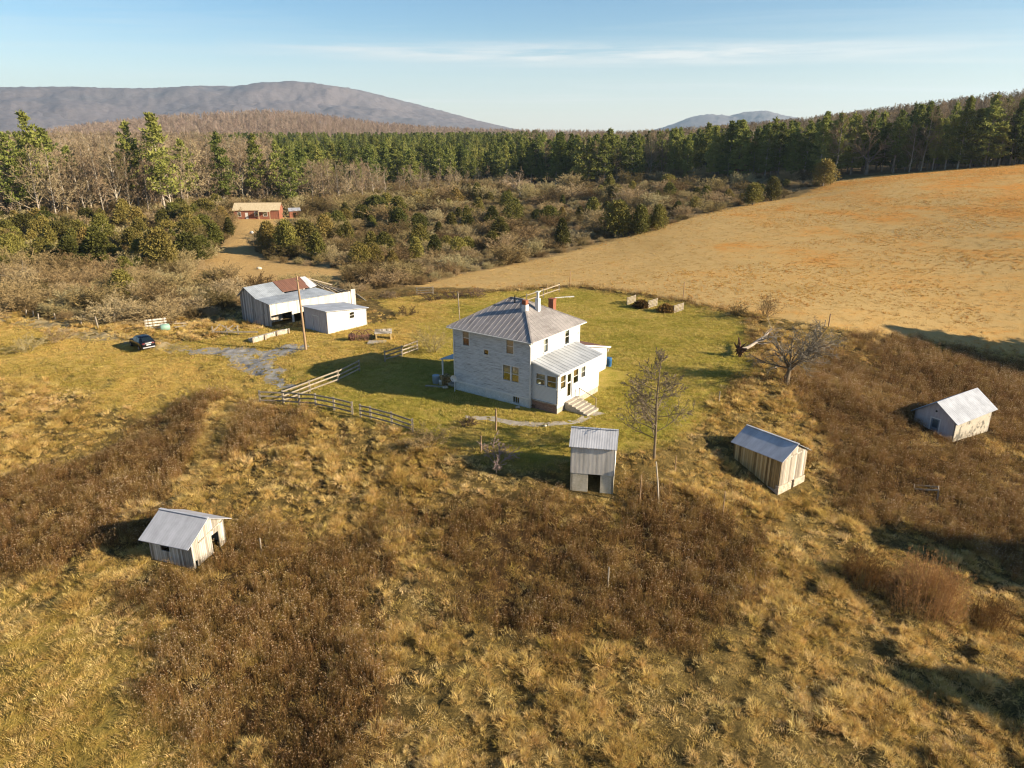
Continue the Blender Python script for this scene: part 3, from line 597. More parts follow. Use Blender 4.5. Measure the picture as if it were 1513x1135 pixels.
w_ = MB(); w_.slab([(4.45, yb+.1, 3.78), (9.2, yb+.1, 3.68), (9.4, yr_, 4.95), (4.6, yr_, 5.0)], .05); w_.build('rusty_roof', RUST, B)
w_ = MB(); w_.slab([(9.1, yb-.1, 3.6), (11.0, yb+.6, 3.6), (10.4, yr_, 4.85), (9.2, yr_, 4.92)], .05); w_.build('roof', ROOF_PALE, B)
w_ = MB(); w_.slab([(10.3, yr_+.01, 4.86), (-.25, yr_+.01, 4.92), (-.25, yk+.3, 3.55), (10.6, yk+.3, 3.5)], .05); w_.build('back_roof', ROOF_PALE, B)
for a, b_ in [((11.2+k*.8, .2, 2.5), (10.9+k*.7, yr_-.2-k*.3, 4.3-k*.35)) for k in range(5)]+[((10.2, yr_, 4.75), (14.6, yr_-1, 3.0)), ((11.5, yb, 3.3), (15.2, yb+.4, 2.2))]:
    w_ = MB(); w_.beam(a, b_, .1, .15); w_.build('rafter', RAILWOOD, B)
w_ = MB(); w_.slab([(13.0, 2.8, 2.9), (14.6, 2.2, 1.9), (15.6, 4.6, 1.7), (13.6, 5.0, 3.1)], .04); w_.slab([(15.5, -.4, 2.0), (18.2, .6, .3), (18.6, 3, .3), (15.6, 2, 1.9)], .04); w_.build('fallen_sheet', ROOF_WHITE, B)
w_ = MB(); w_.box(14.6, -.1, -1, 15.45, -.02, 2.75); w_.build('board_patch', BARNWHITE, B)
w_ = MB(); w_.box(.3, 2.2, -1, 3.6, 2.35, .9); w_.build('stall', PALEWOOD, B)
w_ = MB(); w_.box(-.045, 1.0, -.3, -.012, 1.9, 1.6); w_.build('door', BARNGREY, B)
w_ = MB(); w_.box(-.045, 3.4, -.4, -.012, 4.4, 1.9); w_.build('door', BARNGREY, B)
# ------------------------------------------------------------------ white garage shed in front of the barn
G = thing('white_shed', (-24.49, 91.48, 0), 'plain white shed with one small window standing in front of the barn', 'shed', ang(.624, .781))
gl_, gw = 6.75, 4.95
w_ = MB(); w_.wall((0, 0), (gl_, 0), -1.6, (3.02, 2.3), .12, [(3.8, 4.55, 1.4, 2.2)]); w_.build('front_wall', SHEDWHITE, G)
w_ = MB(); w_.wall((0, gw), (0, 0), -1, 3.02, .12, [(1.9, 3.1, -1, 2.1)]); w_.build('end_wall', GREYPAINT, G)
w_ = MB(); w_.wall((gl_, 0), (gl_, gw), -2, 2.3, .12); w_.wall((gl_, gw), (0, gw), -2, (2.3, 3.02), .12); w_.build('wall', SHEDWHITE, G)
w_ = MB(); k = .72/6.75; w_.slab([(-.3, -.25, 3.14+.3*k), (gl_+.3, -.25, 3.14-k*7.05), (gl_+.3, gw+.25, 3.14-k*7.05), (-.3, gw+.25, 3.14+.3*k)], .09); w_.build('roof', ROOF_WHITE, G)
w_ = MB(); w_.box(.03, gw-3.1, -1, .08, gw-1.9, 2.1); dr = w_.build('door', GREYPAINT, G)
w_ = MB(); w_.box(-.03, gw-3.2, -1, -.002, gw-3.1, 2.2); w_.box(-.03, gw-1.9, -1, -.002, gw-1.8, 2.2); w_.box(-.03, gw-3.1, 2.1, -.002, gw-1.9, 2.2); w_.build('frame', TRIM, dr)
window(G, (0, 0), (gl_, 0), 3.8, 4.55, 1.4, 2.2, 0, fw=.06)
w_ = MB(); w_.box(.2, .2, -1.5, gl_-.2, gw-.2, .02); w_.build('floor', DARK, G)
# ------------------------------------------------------------------ tower shed
T = thing('tall_granary', (4.72, 51.82, -2.6), 'tall narrow two storey shed with an open doorway, in weeds below the farmhouse steps', 'shed', ang(.983, -.185))
tw, td = 3.48, 2.6
w_ = MB(); w_.wall((0, 0), (tw, 0), -.6, 1.9, .18, [(1.42, 2.42, -.6, 1.87)]); w_.wall((tw, 0), (tw, td), -.6, 1.9, .18); w_.wall((tw, td), (0, td), -.6, 1.9, .18); w_.wall((0, td), (0, 0), -.6, 1.9, .18); w_.build('block_base', CREAM, T)
w_ = MB(); w_.wall((-.03, -.03), (tw+.03, -.03), 1.88, 4.3, .1); w_.build('upper_wall', GREYTIN, T)
zt_ = lambda t: 4.3+.95*(1-abs(t-td/2)/(td/2))
w_ = MB(); w_.wall((tw+.03, -.03), (tw+.03, td+.03), 1.88, 4.3, .1, top=zt_); w_.build('gable_wall', SHEDWHITE, T)
w_ = MB(); w_.wall((0-.03, td+.03), (-.03, -.03), 1.88, 4.3, .1, top=zt_); w_.wall((tw+.03, td+.03), (-.03, td+.03), 1.88, 4.3, .1); w_.build('wall', GREYTIN, T)
gable_roof(T, 0, tw, td, 4.36, 5.32, .16, (ROOF_PALE, ROOF_PALE), .05)
for k in range(6):
    w_ = MB(); w_.beam((.15+k*.62, -.17, 4.16), (.15+k*.62, .1, 4.3), .07, .1); w_.build('rafter', OLDWOOD, T)
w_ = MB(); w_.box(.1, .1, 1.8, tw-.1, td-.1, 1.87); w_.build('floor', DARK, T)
# ------------------------------------------------------------------ board shed on stone footing
Sx, Sy = 22.42-.593*5, 53.48+.805*5
S = thing('board_shed', (Sx, Sy, -3.85), 'weathered board shed with a blue grey tin roof on a pale stone footing', 'shed', ang(.593, -.805))
sl_, sw = 5.0, 3.95
w_ = MB(); w_.wall((.15, .1), (sl_-.1, .1), .55, 3.3, .1); w_.build('side_wall', BOUNCEWOOD, S)
gt = lambda t: 3.3+1.0*(1-abs(t-(sw/2-.1))/(sw/2-.1))
w_ = MB(); w_.wall((sl_-.1, .1), (sl_-.1, sw-.1), .95, 3.3, .1, top=gt); w_.build('gable_wall', OLDWOOD, S)
w_ = MB(); w_.wall((sl_-.1, sw-.1), (.15, sw-.1), .95, 3.3, .1); w_.wall((.15, sw-.1), (.15, .1), .95, 3.3, .1, top=gt); w_.build('wall', BOUNCEWOOD, S)
w_ = MB(); w_.wall((.1, .05), (sl_-.05, .05), -1, .54, .3); w_.wall((sl_-.04, .04), (sl_-.04, sw-.05), -1, .94, .3, [(1.9, 2.25, -.3, .94)]); w_.wall((sl_-.05, sw-.05), (.1, sw-.05), -1, .94, .3); w_.wall((.1, sw-.05), (.1, .05), -1, .94, .3); w_.build('stone_footing', STONE, S)
w_ = MB(); w_.beam((sl_-.09, .1, 3.3), (sl_-.09, sw-.1, 3.45), .05, .12); w_.beam((sl_-.08, 0, 3.28), (sl_-.08, sw/2, 4.3), .06, .12); w_.build('trim', PALEWOOD, S)
gable_roof(S, 0, sl_, sw, 3.36, 4.4, .1, (ROOF_PALE, ROOF_BARN), .05)
# ------------------------------------------------------------------ white-roofed shed on the right
Rx, Ry = 44.05-.54*4.7, 64.91+.842*4.7
R_ = thing('stucco_shed', (Rx, Ry, -4.15), 'small grey gabled shed with a bright white roof and flaking wall, furthest right', 'shed', ang(.54, -.842))
rw, rl = 4.7, 7.9; ri = .3; rg = lambda t: 2.15+1.62*(1-abs(t-(rw/2-ri))/(rw/2-ri))
w_ = MB(); w_.wall((ri, ri), (rw-ri, ri), -.7, 2.15, .14, [(1.7, 2.55, -.7, 1.95)], top=rg); w_.build('gable_wall', GREYPAINT, R_)
w_ = MB(); w_.wall((rw-ri, ri), (rw-ri, rl-ri), -.9, 2.2, .14); w_.build('side_wall', STUCCO, R_)
w_ = MB(); w_.wall((rw-ri, rl-ri), (ri, rl-ri), -.9, 2.15, .14, top=rg); w_.wall((ri, rl-ri), (ri, ri), -.9, 2.2, .14); w_.build('wall', GREYPAINT, R_)
w_ = MB(); w_.box(ri+1.72, ri+.05, -.7, ri+2.53, ri+.1, 1.93); do = w_.build('door', plain('blue_grey_door', (.19, .22, .26), .7), R_)
w_ = MB(); w_.box(ri+1.85, ri+.035, 1.0, ri+2.4, ri+.048, 1.8); w_.build('pane', GLASS, do)
w_ = MB(); w_.box(ri+1.6, ri-.03, -.6, ri+1.7, ri-.002, 2.05); w_.box(ri+2.55, ri-.03, -.6, ri+2.65, ri-.002, 2.05); w_.box(ri+1.7, ri-.03, 1.95, ri+2.55, ri-.002, 2.05); w_.build('frame', TRIM, do)
w_ = MB(); w_.tube([(ri+2.05, ri-.02, 2.75), (ri+2.05, ri+.02, 2.75)], .11, 10); w_.build('vent', DARK, R_)
sk = 1.68/(rw/2)
w_ = MB(); w_.slab([(rw+.0, -.05, 2.12), (rw, rl+.1, 2.12), (rw/2, rl+.1, 2.12+1.7), (rw/2, -.05, 2.12+1.7)], .06); w_.build('roof', ROOF_WHITE, R_)
w_ = MB(); w_.slab([(0, rl+.1, 2.12), (0, -.05, 2.12), (rw/2-.002, -.05, 3.815), (rw/2-.002, rl+.1, 3.815)], .06); w_.build('roof', ROOF_BLUE, R_)
# ------------------------------------------------------------------ leaning shed on the left
Kx, Ky = -21.96-.951*4.24, 42.13+.309*4.24
K = thing('leaning_shed', (Kx, Ky, -3.6), 'small leaning shed of bleached boards, alone in weeds below the drive', 'shed', ang(.951, -.309))
kl, kw = 4.24, 3.95; ko = .28; kt = lambda t: 2.15+1.05*(1-abs(t-(kw/2-ko))/(kw/2-ko))
w_ = MB(); w_.wall((ko, ko), (kl-ko, ko), -.7, 2.15, .08, [(1.0, 1.75, 1.05, 1.95)]); w_.build('side_wall', PALEWOOD, K)
w_ = MB(); w_.wall((kl-ko, ko), (kl-ko, kw-ko), -.7, 2.15, .08, [(2.0, 2.7, -.7, 1.55), (.22, .42, -.7, .55)], top=kt); w_.build('gable_wall', PALEWOOD, K)
w_ = MB(); w_.wall((kl-ko, kw-ko), (ko, kw-ko), -.7, 2.15, .08); w_.wall((ko, kw-ko), (ko, ko), -.7, 2.15, .08, top=kt); w_.build('wall', OLDWOOD, K)
w_ = MB(); w_.beam((kl-ko+.03, 1.0, 1.75), (kl-ko+.03, kw-ko, 2.15), .05, .1); w_.build('batten', OLDWOOD, K)
gable_roof(K, ko, kl-ko, kw, 2.12, 3.22, .28, (ROOF_PALE, ROOF_PALE), .05)
# ------------------------------------------------------------------ far red house and outbuilding
x, y = at(377, 325)
REDW = surf('red_boards', [(.3, (.16, .06, .035)), (.7, (.30, .12, .07))], 1.5, (3, 3, .5))
TANROOF = surf('tan_roof', [(.3, (.38, .30, .18)), (.7, (.52, .43, .28))], 1.5, (2, .5, 1))
Q = thing('red_farmhouse', (x-7.3, y+1.5, gz(x, y)), 'long low red house with a tan roof at the edge of the far woods', 'house', math.radians(5))
w_ = MB(); w_.wall((0, 0), (14.4, 0), -1, 3.0, .2, [(3.6, 4.6, 0, 2.1), (9.4, 10.6, 1, 2.2), (1.2, 2.2, 1, 2.2), (6.6, 7.6, 1, 2.2)]); w_.wall((14.4, 0), (14.4, 6.5), -1, 3, .2, top=lambda t: 3+1.8*(1-abs(t-3.25)/3.25)); w_.wall((14.4, 6.5), (0, 6.5), -1, 3, .2); w_.wall((0, 6.5), (0, 0), -1, 3, .2, top=lambda t: 3+1.8*(1-abs(t-3.25)/3.25)); w_.build('wall', REDW, Q)
gable_roof(Q, 0, 14.4, 6.5, 3.05, 4.95, .35, (TANROOF, TANROOF), .1)
for h in ((9.4, 10.6, 1, 2.2), (1.2, 2.2, 1, 2.2), (6.6, 7.6, 1, 2.2)): window(Q, (0, 0), (14.4, 0), *h, .5, fw=.12)
w_ = MB(); w_.box(3.6, .06, 0, 4.6, .12, 2.1); w_.build('door', TRIM, Q)
w_ = MB(); w_.slab([(8.2, -2, 2.5), (12, -2, 2.5), (12, .1, 3.0), (8.2, .1, 3.0)], .08); w_.box(8.3, -1.95, 0, 8.45, -1.8, 2.45); w_.box(11.8, -1.95, 0, 11.95, -1.8, 2.45); w_.build('porch', TANROOF, Q)
x, y = at(437, 322)
Q2 = thing('red_shed', (x-2, y, gz(x, y)), 'small red outbuilding to the right of the far red house', 'shed', math.radians(20))
w_ = MB(); w_.wall((0, 0), (3.6, 0), -.5, 2.2, .12, [(1.2, 2.2, -.5, 1.7)]); w_.wall((3.6, 0), (3.6, 3), -.5, (2.2, 2.8), .12); w_.wall((3.6, 3), (0, 3), -.5, 2.8, .12); w_.wall((0, 3), (0, 0), -.5, (2.8, 2.2), .12); w_.build('wall', REDW, Q2)
w_ = MB(); w_.slab([(-.2, -.3, 2.22), (3.8, -.3, 2.22), (3.8, 3.3, 2.95), (-.2, 3.3, 2.95)], .08); w_.build('roof', ROOF_PALE, Q2)
# ------------------------------------------------------------------ plant materials
PINE = leafy('pine_needles', [(.2, (.07, .085, .02)), (.45, (.16, .18, .04)), (.75, (.27, .275, .068))], .5, .45, .35)
CEDAR = leafy('cedar_scale', [(.2, (.055, .055, .012)), (.45, (.135, .125, .028)), (.75, (.24, .19, .05))], .6, .6, .2, hue=.02)
TWIG = leafy('bare_twigs', [(.2, (.17, .125, .07)), (.5, (.30, .225, .13)), (.8, (.43, .34, .21))], .55, .3, .1, hue=.012)
BARK = leafy('bark', [(.2, (.11, .09, .065)), (.5, (.25, .21, .16)), (.8, (.42, .37, .30))], .45, .8, 0)
BRUSH = leafy('brush_twigs', [(.15, (.11, .077, .03)), (.38, (.22, .16, .068)), (.58, (.305, .228, .105)), (.85, (.39, .315, .17))], .8, .5, .15, hue=.015)
RUSTLEAF = leafy('dead_oak_leaves', [(.2, (.13, .06, .03)), (.7, (.30, .16, .08))], .3, .8, .3)
WHITEBARK = plain('pale_dead_bark', (.36, .31, .24), .8)
STRAW = leafy('dry_grass_blades', [(.06, (.20, .145, .03)), (.27, (.42, .285, .075)), (.53, (.66, .47, .165)), (.9, (.75, .58, .30))], .45, .8, .35, patch=.13, hue=.012)
GREENGRASS = leafy('mown_grass_blades', [(.15, (.21, .215, .035)), (.4, (.38, .32, .06)), (.65, (.53, .41, .12)), (.9, (.6, .45, .18))], .35, .8, .35, patch=.11, hue=.012)
HAY = leafy('hay_blades', [(.15, (.37, .24, .08)), (.5, (.51, .35, .135)), (.85, (.59, .43, .2))], .3, .8, .35, patch=.05, hue=.01)
SEDGE = leafy('orange_broomsedge', [(.15, (.42, .24, .06)), (.5, (.52, .31, .09)), (.85, (.58, .38, .13))], .35, .8, .35, patch=.1)
WEEDM = leafy('dead_weed_stalks', [(.1, (.06, .034, .011)), (.35, (.145, .08, .023)), (.6, (.26, .15, .045)), (.9, (.41, .28, .12))], .5, .9, .25, patch=.10, hue=.015)
# ------------------------------------------------------------------ plant shapes
def blades(n, R, h, w, lean, seed, spread=1.0, hv=.35):
    """a tuft of n arching blades -> verts, tris"""
    g = np.random.default_rng(seed)
    a = g.uniform(0, 2*PI, n); r = R*np.sqrt(g.uniform(0, 1, n)); hh = h*(1-hv+2*hv*g.uniform(0, 1, n)); la = a+g.normal(0, .7, n)
    l = lean*hh*g.uniform(.25, 1.2, n); b = np.stack([r*np.cos(a), r*np.sin(a), np.zeros(n)-.04], 1)
    d = np.stack([np.cos(la), np.sin(la), np.zeros(n)], 1); s = np.stack([-np.sin(la+g.normal(0, .8, n)), np.cos(la+g.normal(0, .8, n)), np.zeros(n)], 1)*w/2
    md = b+d*(l*.35)[:, None]; md[:, 2] += hh*.62; tp = b+d*l[:, None]; tp[:, 2] += hh*g.uniform(.8, 1, n)
    V = np.stack([b-s, b+s, md-s*.8, md+s*.8, tp], 1).reshape(-1, 3); k = np.arange(n)[:, None]*5
    return V, np.concatenate([k+[0, 1, 3], k+[0, 3, 2], k+[2, 3, 4]])
def clumps(C, R, k, size, seed, up=.3, elong=1.7):
    """k small leaf triangles round each clump centre C with radii R"""
    g = np.random.default_rng(seed); n = len(C)*k; c = np.repeat(np.asarray(C, float), k, 0); r = np.repeat(np.asarray(R, float).reshape(len(C), -1)*np.ones((1, 3)), k, 0)
    u = g.normal(size=(n, 3)); u /= np.linalg.norm(u, axis=1)[:, None]; p = c+u*r*(g.uniform(.25, 1, n)**.6)[:, None]
    d = u+g.normal(size=(n, 3))*.6; d[:, 2] += up; d /= np.linalg.norm(d, axis=1)[:, None]
    q = np.cross(d, g.normal(size=(n, 3))); q /= np.linalg.norm(q, axis=1)[:, None]+1e-9
    s = size*g.uniform(.6, 1.3, n)[:, None]
    V = np.stack([p-q*s*.5, p+q*s*.5, p+d*s*elong], 1).reshape(-1, 3)
    return V, np.arange(n*3).reshape(-1, 3)
class Sk:
    """branching skeleton -> tubes (thick) and slivers (twigs)"""
    def __init__(s, seed): s.r = random.Random(seed); s.seg = []
    def grow(s, p, d, L, r, lv, cfg):
        c = cfg[lv]; n = c['n']; rr = s.r; pts = [p.copy()]
        for i in range(n):
            d = (d+Vector((rr.gauss(0, 1), rr.gauss(0, 1), rr.gauss(0, 1)))*c['wig']+Vector((0, 0, c['up']))).normalized()
            q = pts[-1]+d*L/n; r0 = r*(1-.75*i/n); r1 = r*(1-.75*(i+1)/n); s.seg.append((pts[-1], q, r0, r1, lv)); pts.append(q)
        if lv+1 < len(cfg):
            for k in range(c['kids']):
                t = c['t0']+(1-c['t0'])*(k+rr.random())/c['kids']; i = min(int(t*n), n-1); f = t*n-i; q = pts[i].lerp(pts[i+1], f); ax = (pts[i+1]-pts[i]).normalized()
                o = Vector((rr.gauss(0, 1), rr.gauss(0, 1), rr.gauss(0, .5))); o = (o-ax*o.dot(ax)).normalized(); an = math.radians(rr.uniform(*c['ang']))
                sh = c.get('shape', lambda t: 1-.5*t)(t)
                s.grow(q, ax*math.cos(an)+o*math.sin(an), L*c['ratio']*rr.uniform(.7, 1.15)*sh, max(r*(1-.75*t)*c['rr'], .012), lv+1, cfg)
    def meshes(s, split, tmin=.014, twig_w=1.0, sides=5):
        big = MB(); V = []; F = []
        for a, b, r0, r1, lv in s.seg:
            if lv <= split:
                k = sides if lv == 0 else 3
                d = (b-a).normalized(); u = Vector((0, 0, 1)) if abs(d.z) < .9 else Vector((1, 0, 0)); x = d.cross(u).normalized(); y = x.cross(d)
                vs = [a+(x*math.cos(2*PI*i/k)+y*math.sin(2*PI*i/k))*r0 for i in range(k)]+[b+(x*math.cos(2*PI*i/k)+y*math.sin(2*PI*i/k))*r1 for i in range(k)]
                big.add(vs, [(i, (i+1) % k, k+(i+1) % k, k+i) for i in range(k)], 0, True)
            else:
                d = (b-a).normalized(); o = Vector((s.r.gauss(0, 1), s.r.gauss(0, 1), s.r.gauss(0, 1))); x = d.cross(o).normalized(); y = d.cross(x)
                k = len(V); w0 = max(r0, tmin)*twig_w; w1 = max(r1, tmin*.6)*twig_w
                V += [a-x*w0, a+x*w0, b+x*w1, b-x*w1]; F.append((k, k+1, k+2, k+3))
                if lv == split+1: k = len(V); V += [a-y*w0, a+y*w0, b+y*w1, b-y*w1]; F.append((k, k+1, k+2, k+3))
        return big, np.array([tuple(v) for v in V]), np.array(F)
def bare_tree(h, seed, spread=.42, low=.3, dense=1.0, tw=1.0, ang=(28, 58), mat=None, bark=None, tap=.75):
    s = Sk(seed)
    cfg = [dict(n=7, wig=.05, up=.03, kids=int(13*dense), t0=low, ang=ang, ratio=spread, rr=.5, shape=lambda t: 1.15-tap*t),
           dict(n=4, wig=.12, up=.10, kids=7, t0=.2, ang=(25, 55), ratio=.55, rr=.55), dict(n=3, wig=.16, up=.06, kids=6, t0=.2, ang=(25, 55), ratio=.5, rr=.6), dict(n=2, wig=.2, up=.04, kids=3, t0=.2, ang=(25, 60), ratio=.6, rr=.7), dict(n=1, wig=.2, up=0)]
    s.grow(Vector((0, 0, -.3)), Vector((0, 0, 1)), h*.93, h*.0125, 0, cfg)
    big, V, F = s.meshes(1, .017, tw); return big.mesh('trunk', bark or BARK), np_mesh('crown', V, F, mat or TWIG)
def open_tree(h, seed, forks=5, spread=.75, droop=-.02, dense=6, mat=TWIG, bark=BARK, tw=1.0, trunk=.3, ang=(25, 60), r=.03):
    s = Sk(seed)
    cfg = [dict(n=3, wig=.06, up=.03, kids=forks, t0=.55, ang=ang, ratio=spread/trunk, rr=.75, shape=lambda t: 1),
           dict(n=5, wig=.16, up=.04+droop, kids=dense, t0=.2, ang=(25, 60), ratio=.5, rr=.55), dict(n=4, wig=.2, up=droop, kids=6, t0=.15, ang=(25, 60), ratio=.5, rr=.6), dict(n=2, wig=.22, up=droop, kids=4, t0=.15, ang=(25, 65), ratio=.55, rr=.7), dict(n=1, wig=.2, up=0)]
    s.grow(Vector((0, 0, -.3)), Vector((0, 0, 1)), h*trunk, h*r, 0, cfg)
    big, V, F = s.meshes(1, .013, tw); return big.mesh('trunk', bark), np_mesh('crown', V, F, mat)
def pine(h, seed, low=.3, wide=.2, k=13, skip=.16, taper=.8):
    g = np.random.default_rng(seed); tb = MB(); n = 6
    tb.tube([(0, 0, -.4)]+[(g.normal(0, .12), g.normal(0, .12), h*(i+1)/n*.96) for i in range(n)], [h*.014*(1-.93*i/n) for i in range(n+1)], 6)
    C = []; R = []; z = h*low
    while z < h*.97:
        t = (z-h*low)/(h*(1-low)); L = h*wide*(1-t)**taper*(.55+.45*min(1, t*5))*g.uniform(.7, 1.25)+.12; nb = g.integers(4, 7); a0 = g.uniform(0, 6.3)
        for b in range(nb):
            if g.random() < skip: continue
            a = a0+b*2*PI/nb+g.normal(0, .25); Lb = L*g.uniform(.6, 1.2); rise = .12+.35*t
            e = np.array([math.cos(a)*Lb, math.sin(a)*Lb, z+rise*Lb]); tb.beam((0, 0, z), tuple(e*[.8, .8, 1]), .06, .06)
            for q in np.linspace(.4, 1, 2 if Lb < 1.6 else 3):
                C.append([e[0]*q, e[1]*q, z+rise*Lb*q+.1]); R.append([.2+.2*Lb, .2+.2*Lb, .16+.07*Lb])
        z += h*.042*g.uniform(.8, 1.2)
    C.append([0, 0, h*.97]); R.append([.15, .15, .6])
    V, F = clumps(C, R, k, .42, seed+1, .5, 1.5); return tb.mesh('trunk', BARK), np_mesh('crown', V, F, PINE)
def cedar(h, w, seed, mat=None, leaf=.17, cone=.8):
    g = np.random.default_rng(seed); C = []; R = []
    n = int(70+24*h)
    for i in range(n):
        t = g.uniform(0, 1)**.8; prof = (1-t)**cone*(.55+.45*min(1, t*4)); a = g.uniform(0, 6.3); rr = w/2*prof*g.uniform(.45, 1.0)*(1+.22*math.sin(a*3+seed)); C.append([rr*math.cos(a), rr*math.sin(a), .12*h+t*h*.86]); R.append([.2+.09*w, .2+.09*w, .3+.06*h])
    V, F = clumps(C, R, 26, leaf, seed+5, .55, 1.6); tb = MB(); tb.tube([(0, 0, -.3), (0, 0, h*.5), (.05, 0, h*.92)], [h*.03, h*.02, .02], 5)
    return tb.mesh('trunk', BARK), np_mesh('crown', V, F, mat or CEDAR)
def bush(h, w, seed, stems=11, mat=None, tw=1.0):
    s = Sk(seed)
    cfg = [dict(n=4, wig=.14, up=.03, kids=8, t0=.25, ang=(20, 55), ratio=.5, rr=.6), dict(n=3, wig=.2, up=.03, kids=6, t0=.15, ang=(20, 60), ratio=.55, rr=.7), dict(n=2, wig=.25, up=.0, kids=3, t0=.1, ang=(20, 65), ratio=.6, rr=.7), dict(n=1, wig=.2, up=0)]
    for i in range(stems):
        a = 2*PI*(i+s.r.random())/stems; q = s.r.uniform(.05, .95); d = Vector((math.cos(a)*q*w/h, math.sin(a)*q*w/h, 1.0)).normalized()
        s.grow(Vector((math.cos(a)*.2, math.sin(a)*.2, -.15)), d, h*s.r.uniform(.7, 1), .025+.006*h, 0, cfg)
    big, V, F = s.meshes(-1, .014, tw); return np_mesh('shrub', V, F, mat or BRUSH)
PINES = [pine(20, 100+i, [.12, .18, .08, .15, .1][i], [.23, .2, .25, .19, .24][i], 17) for i in range(5)]
WPINES = [pine(20, 160+i, [.2, .3, .15, .25][i], [.24, .21, .26, .22][i], 15, .3, .85) for i in range(4)]
BARES = [bare_tree(20, 200+i, [.36, .42, .34, .44, .38, .34][i], [.2, .15, .25, .12, .2, .28][i], 1.5, 2.6) for i in range(6)]
CEDARS = [cedar(4, [3.2, 3.8, 2.6, 4.4, 3.4][i], 300+i, cone=[.6, .4, .75, .38, .5][i]) for i in range(5)]
SHRUBS = [bush(2.6, [3.2, 3.8, 2.8, 4.4, 3.4][i], 400+i, 26, None, .95) for i in range(5)]
# ------------------------------------------------------------------ placing
def put_tree(name, meshes, x, y, s, rz, label, cat, group, sxy=1.0, z=None):
    o = thing(name, (x, y, gz(x, y) if z is None else z), label, cat, rz, group); o.scale = (s*sxy, s*sxy, s)
    link('trunk', meshes[0], o); link('crown', meshes[1], o); return o
def put_one(name, me, x, y, s, rz, label, cat, group=None, sxy=1.0):
    o = link(name, me, None, (x, y, gz(x, y)-.05)); o.rotation_euler = (0, 0, rz); o.scale = (s*sxy, s*sxy, s); return tag(o, label, cat, group)
def lerp(tab, u): return float(np.interp(u, [a for a, _ in tab], [b for _, b in tab]))
def back(x, y, d):
    r = math.hypot(x, y); return x*(1+d/r), y*(1+d/r)
rr = random.Random(5)
# pine plantation along the top of the field
BASE = [(735, 279), (760, 274), (850, 274), (1000, 263), (1100, 263), (1240, 263), (1330, 255), (1513, 243), (1700, 238)]
TOP = [(735, 232), (760, 216), (800, 207), (860, 201), (1000, 194), (1100, 188), (1200, 178), (1300, 167), (1400, 156), (1513, 146), (1700, 132)]
for row in range(5):
    u = 748+row*5
    while u < 1560:
        v = lerp(BASE, u); x, y = at(u, v); D = math.hypot(x, y); x, y = back(x, y, row*6.5+rr.uniform(-2, 2)); step = 5.6*FPX/D
        if rr.random() > .1 and not (row < 2 and 1245 < u < 1310) and not (row < 1 and 935 < u < 985):
            D = math.hypot(x, y); d = ray(u, lerp(TOP, u)-3); h = (CAMZ+d[2]/math.hypot(d[0], d[1])*D-gz(x, y))*rr.choice((.7, .8, .88, .94, 1, 1.04, 1.1)); h = max(h, 8)
            if u < 900: lb, gr = 'green pine in the block of pines above the bare brush beyond the house', 'pines above the brush valley'
            elif u < 1240: lb, gr = 'tall pine in the dense dark row behind the upper end of the hay field', 'pines behind the hay field'
            else: lb, gr = 'tall pine standing right at the crest of the hay field', 'pines on the crest of the hay field'
            if rr.random() < .19: put_tree('bare_tree', BARES[rr.randrange(6)], x, y, h*.95/20, rr.uniform(0, 6.3), 'tall bare hardwood standing among the dark pines', 'bare tree', 'hardwoods among the pines', 1.0)
            else: put_tree('pine_tree', (PINES+WPINES)[rr.randrange(9)], x, y, h/20, rr.uniform(0, 6.3), lb, 'pine tree', gr, rr.uniform(.85, 1.3))
        u += step*rr.uniform(.8, 1.25)
# pine belt and lone tall pines above the left-hand woods
for row in range(4):
    u = 455+row*7
    while u < 742:
        x, y = at(u, lerp([(400, 300), (600, 287), (742, 276)], u)); x, y = back(x, y, 30+row*13+rr.uniform(-5, 5)); D = math.hypot(x, y)
        top = lerp([(400, 216), (470, 208), (560, 208), (650, 207), (742, 210)], u)+rr.uniform(-4, 20)+8-row*3
        d = ray(u, top); zt = CAMZ+d[2]/math.hypot(d[0], d[1])*D; h = max(9, min(24, zt-gz(x, y)))
        put_tree('pine_tree', (PINES+WPINES)[rr.randrange(9)], x, y, h/20, rr.uniform(0, 6.3), 'pine in the green belt behind the bare woods, left of the dense pine block', 'pine tree', 'pine belt behind the bare woods', 1.25)
        u += 6.2*FPX/D*rr.uniform(.8, 1.3)
LONE = [(32, 163, 262, 'tallest ragged pine above the woods near the left edge'), (5, 196, 255, 'dark pine half out of the picture at the left edge'), (182, 178, 268, 'slim pine beside the broad tall pine over the bare woods'), (222, 168, 262, 'broad tall pine rising over the middle of the bare woods'),
        (318, 193, 285, 'lone pine top poking out of the bare woods above the red house'), (371, 199, 290, 'pine crown above the roof of the far red house'), (405, 206, 300, 'pine behind and right of the far red house'), (422, 214, 285, 'pine with low green boughs beside the red outbuilding'), (95, 215, 275, 'short pine among bare trunks left of the tall ragged pine'), (265, 205, 280, 'pine deep in the bare woods right of the broad pine'), (440, 210, 300, 'pine at the left end of the green belt'), (60, 190, 290, 'thin pine just right of the tallest ragged pine')]
for u, tv, D, lb in LONE:
    d = ray(u, tv); k = D/math.hypot(d[0], d[1]); x, y = d[0]*k, d[1]*k; z = gz(x, y); h = CAMZ+d[2]*k-z
    put_tree('pine_tree', WPINES[rr.randrange(4)], x, y, h/20, rr.uniform(0, 6.3), lb, 'pine tree', 'lone pines over the bare woods', 1.0)
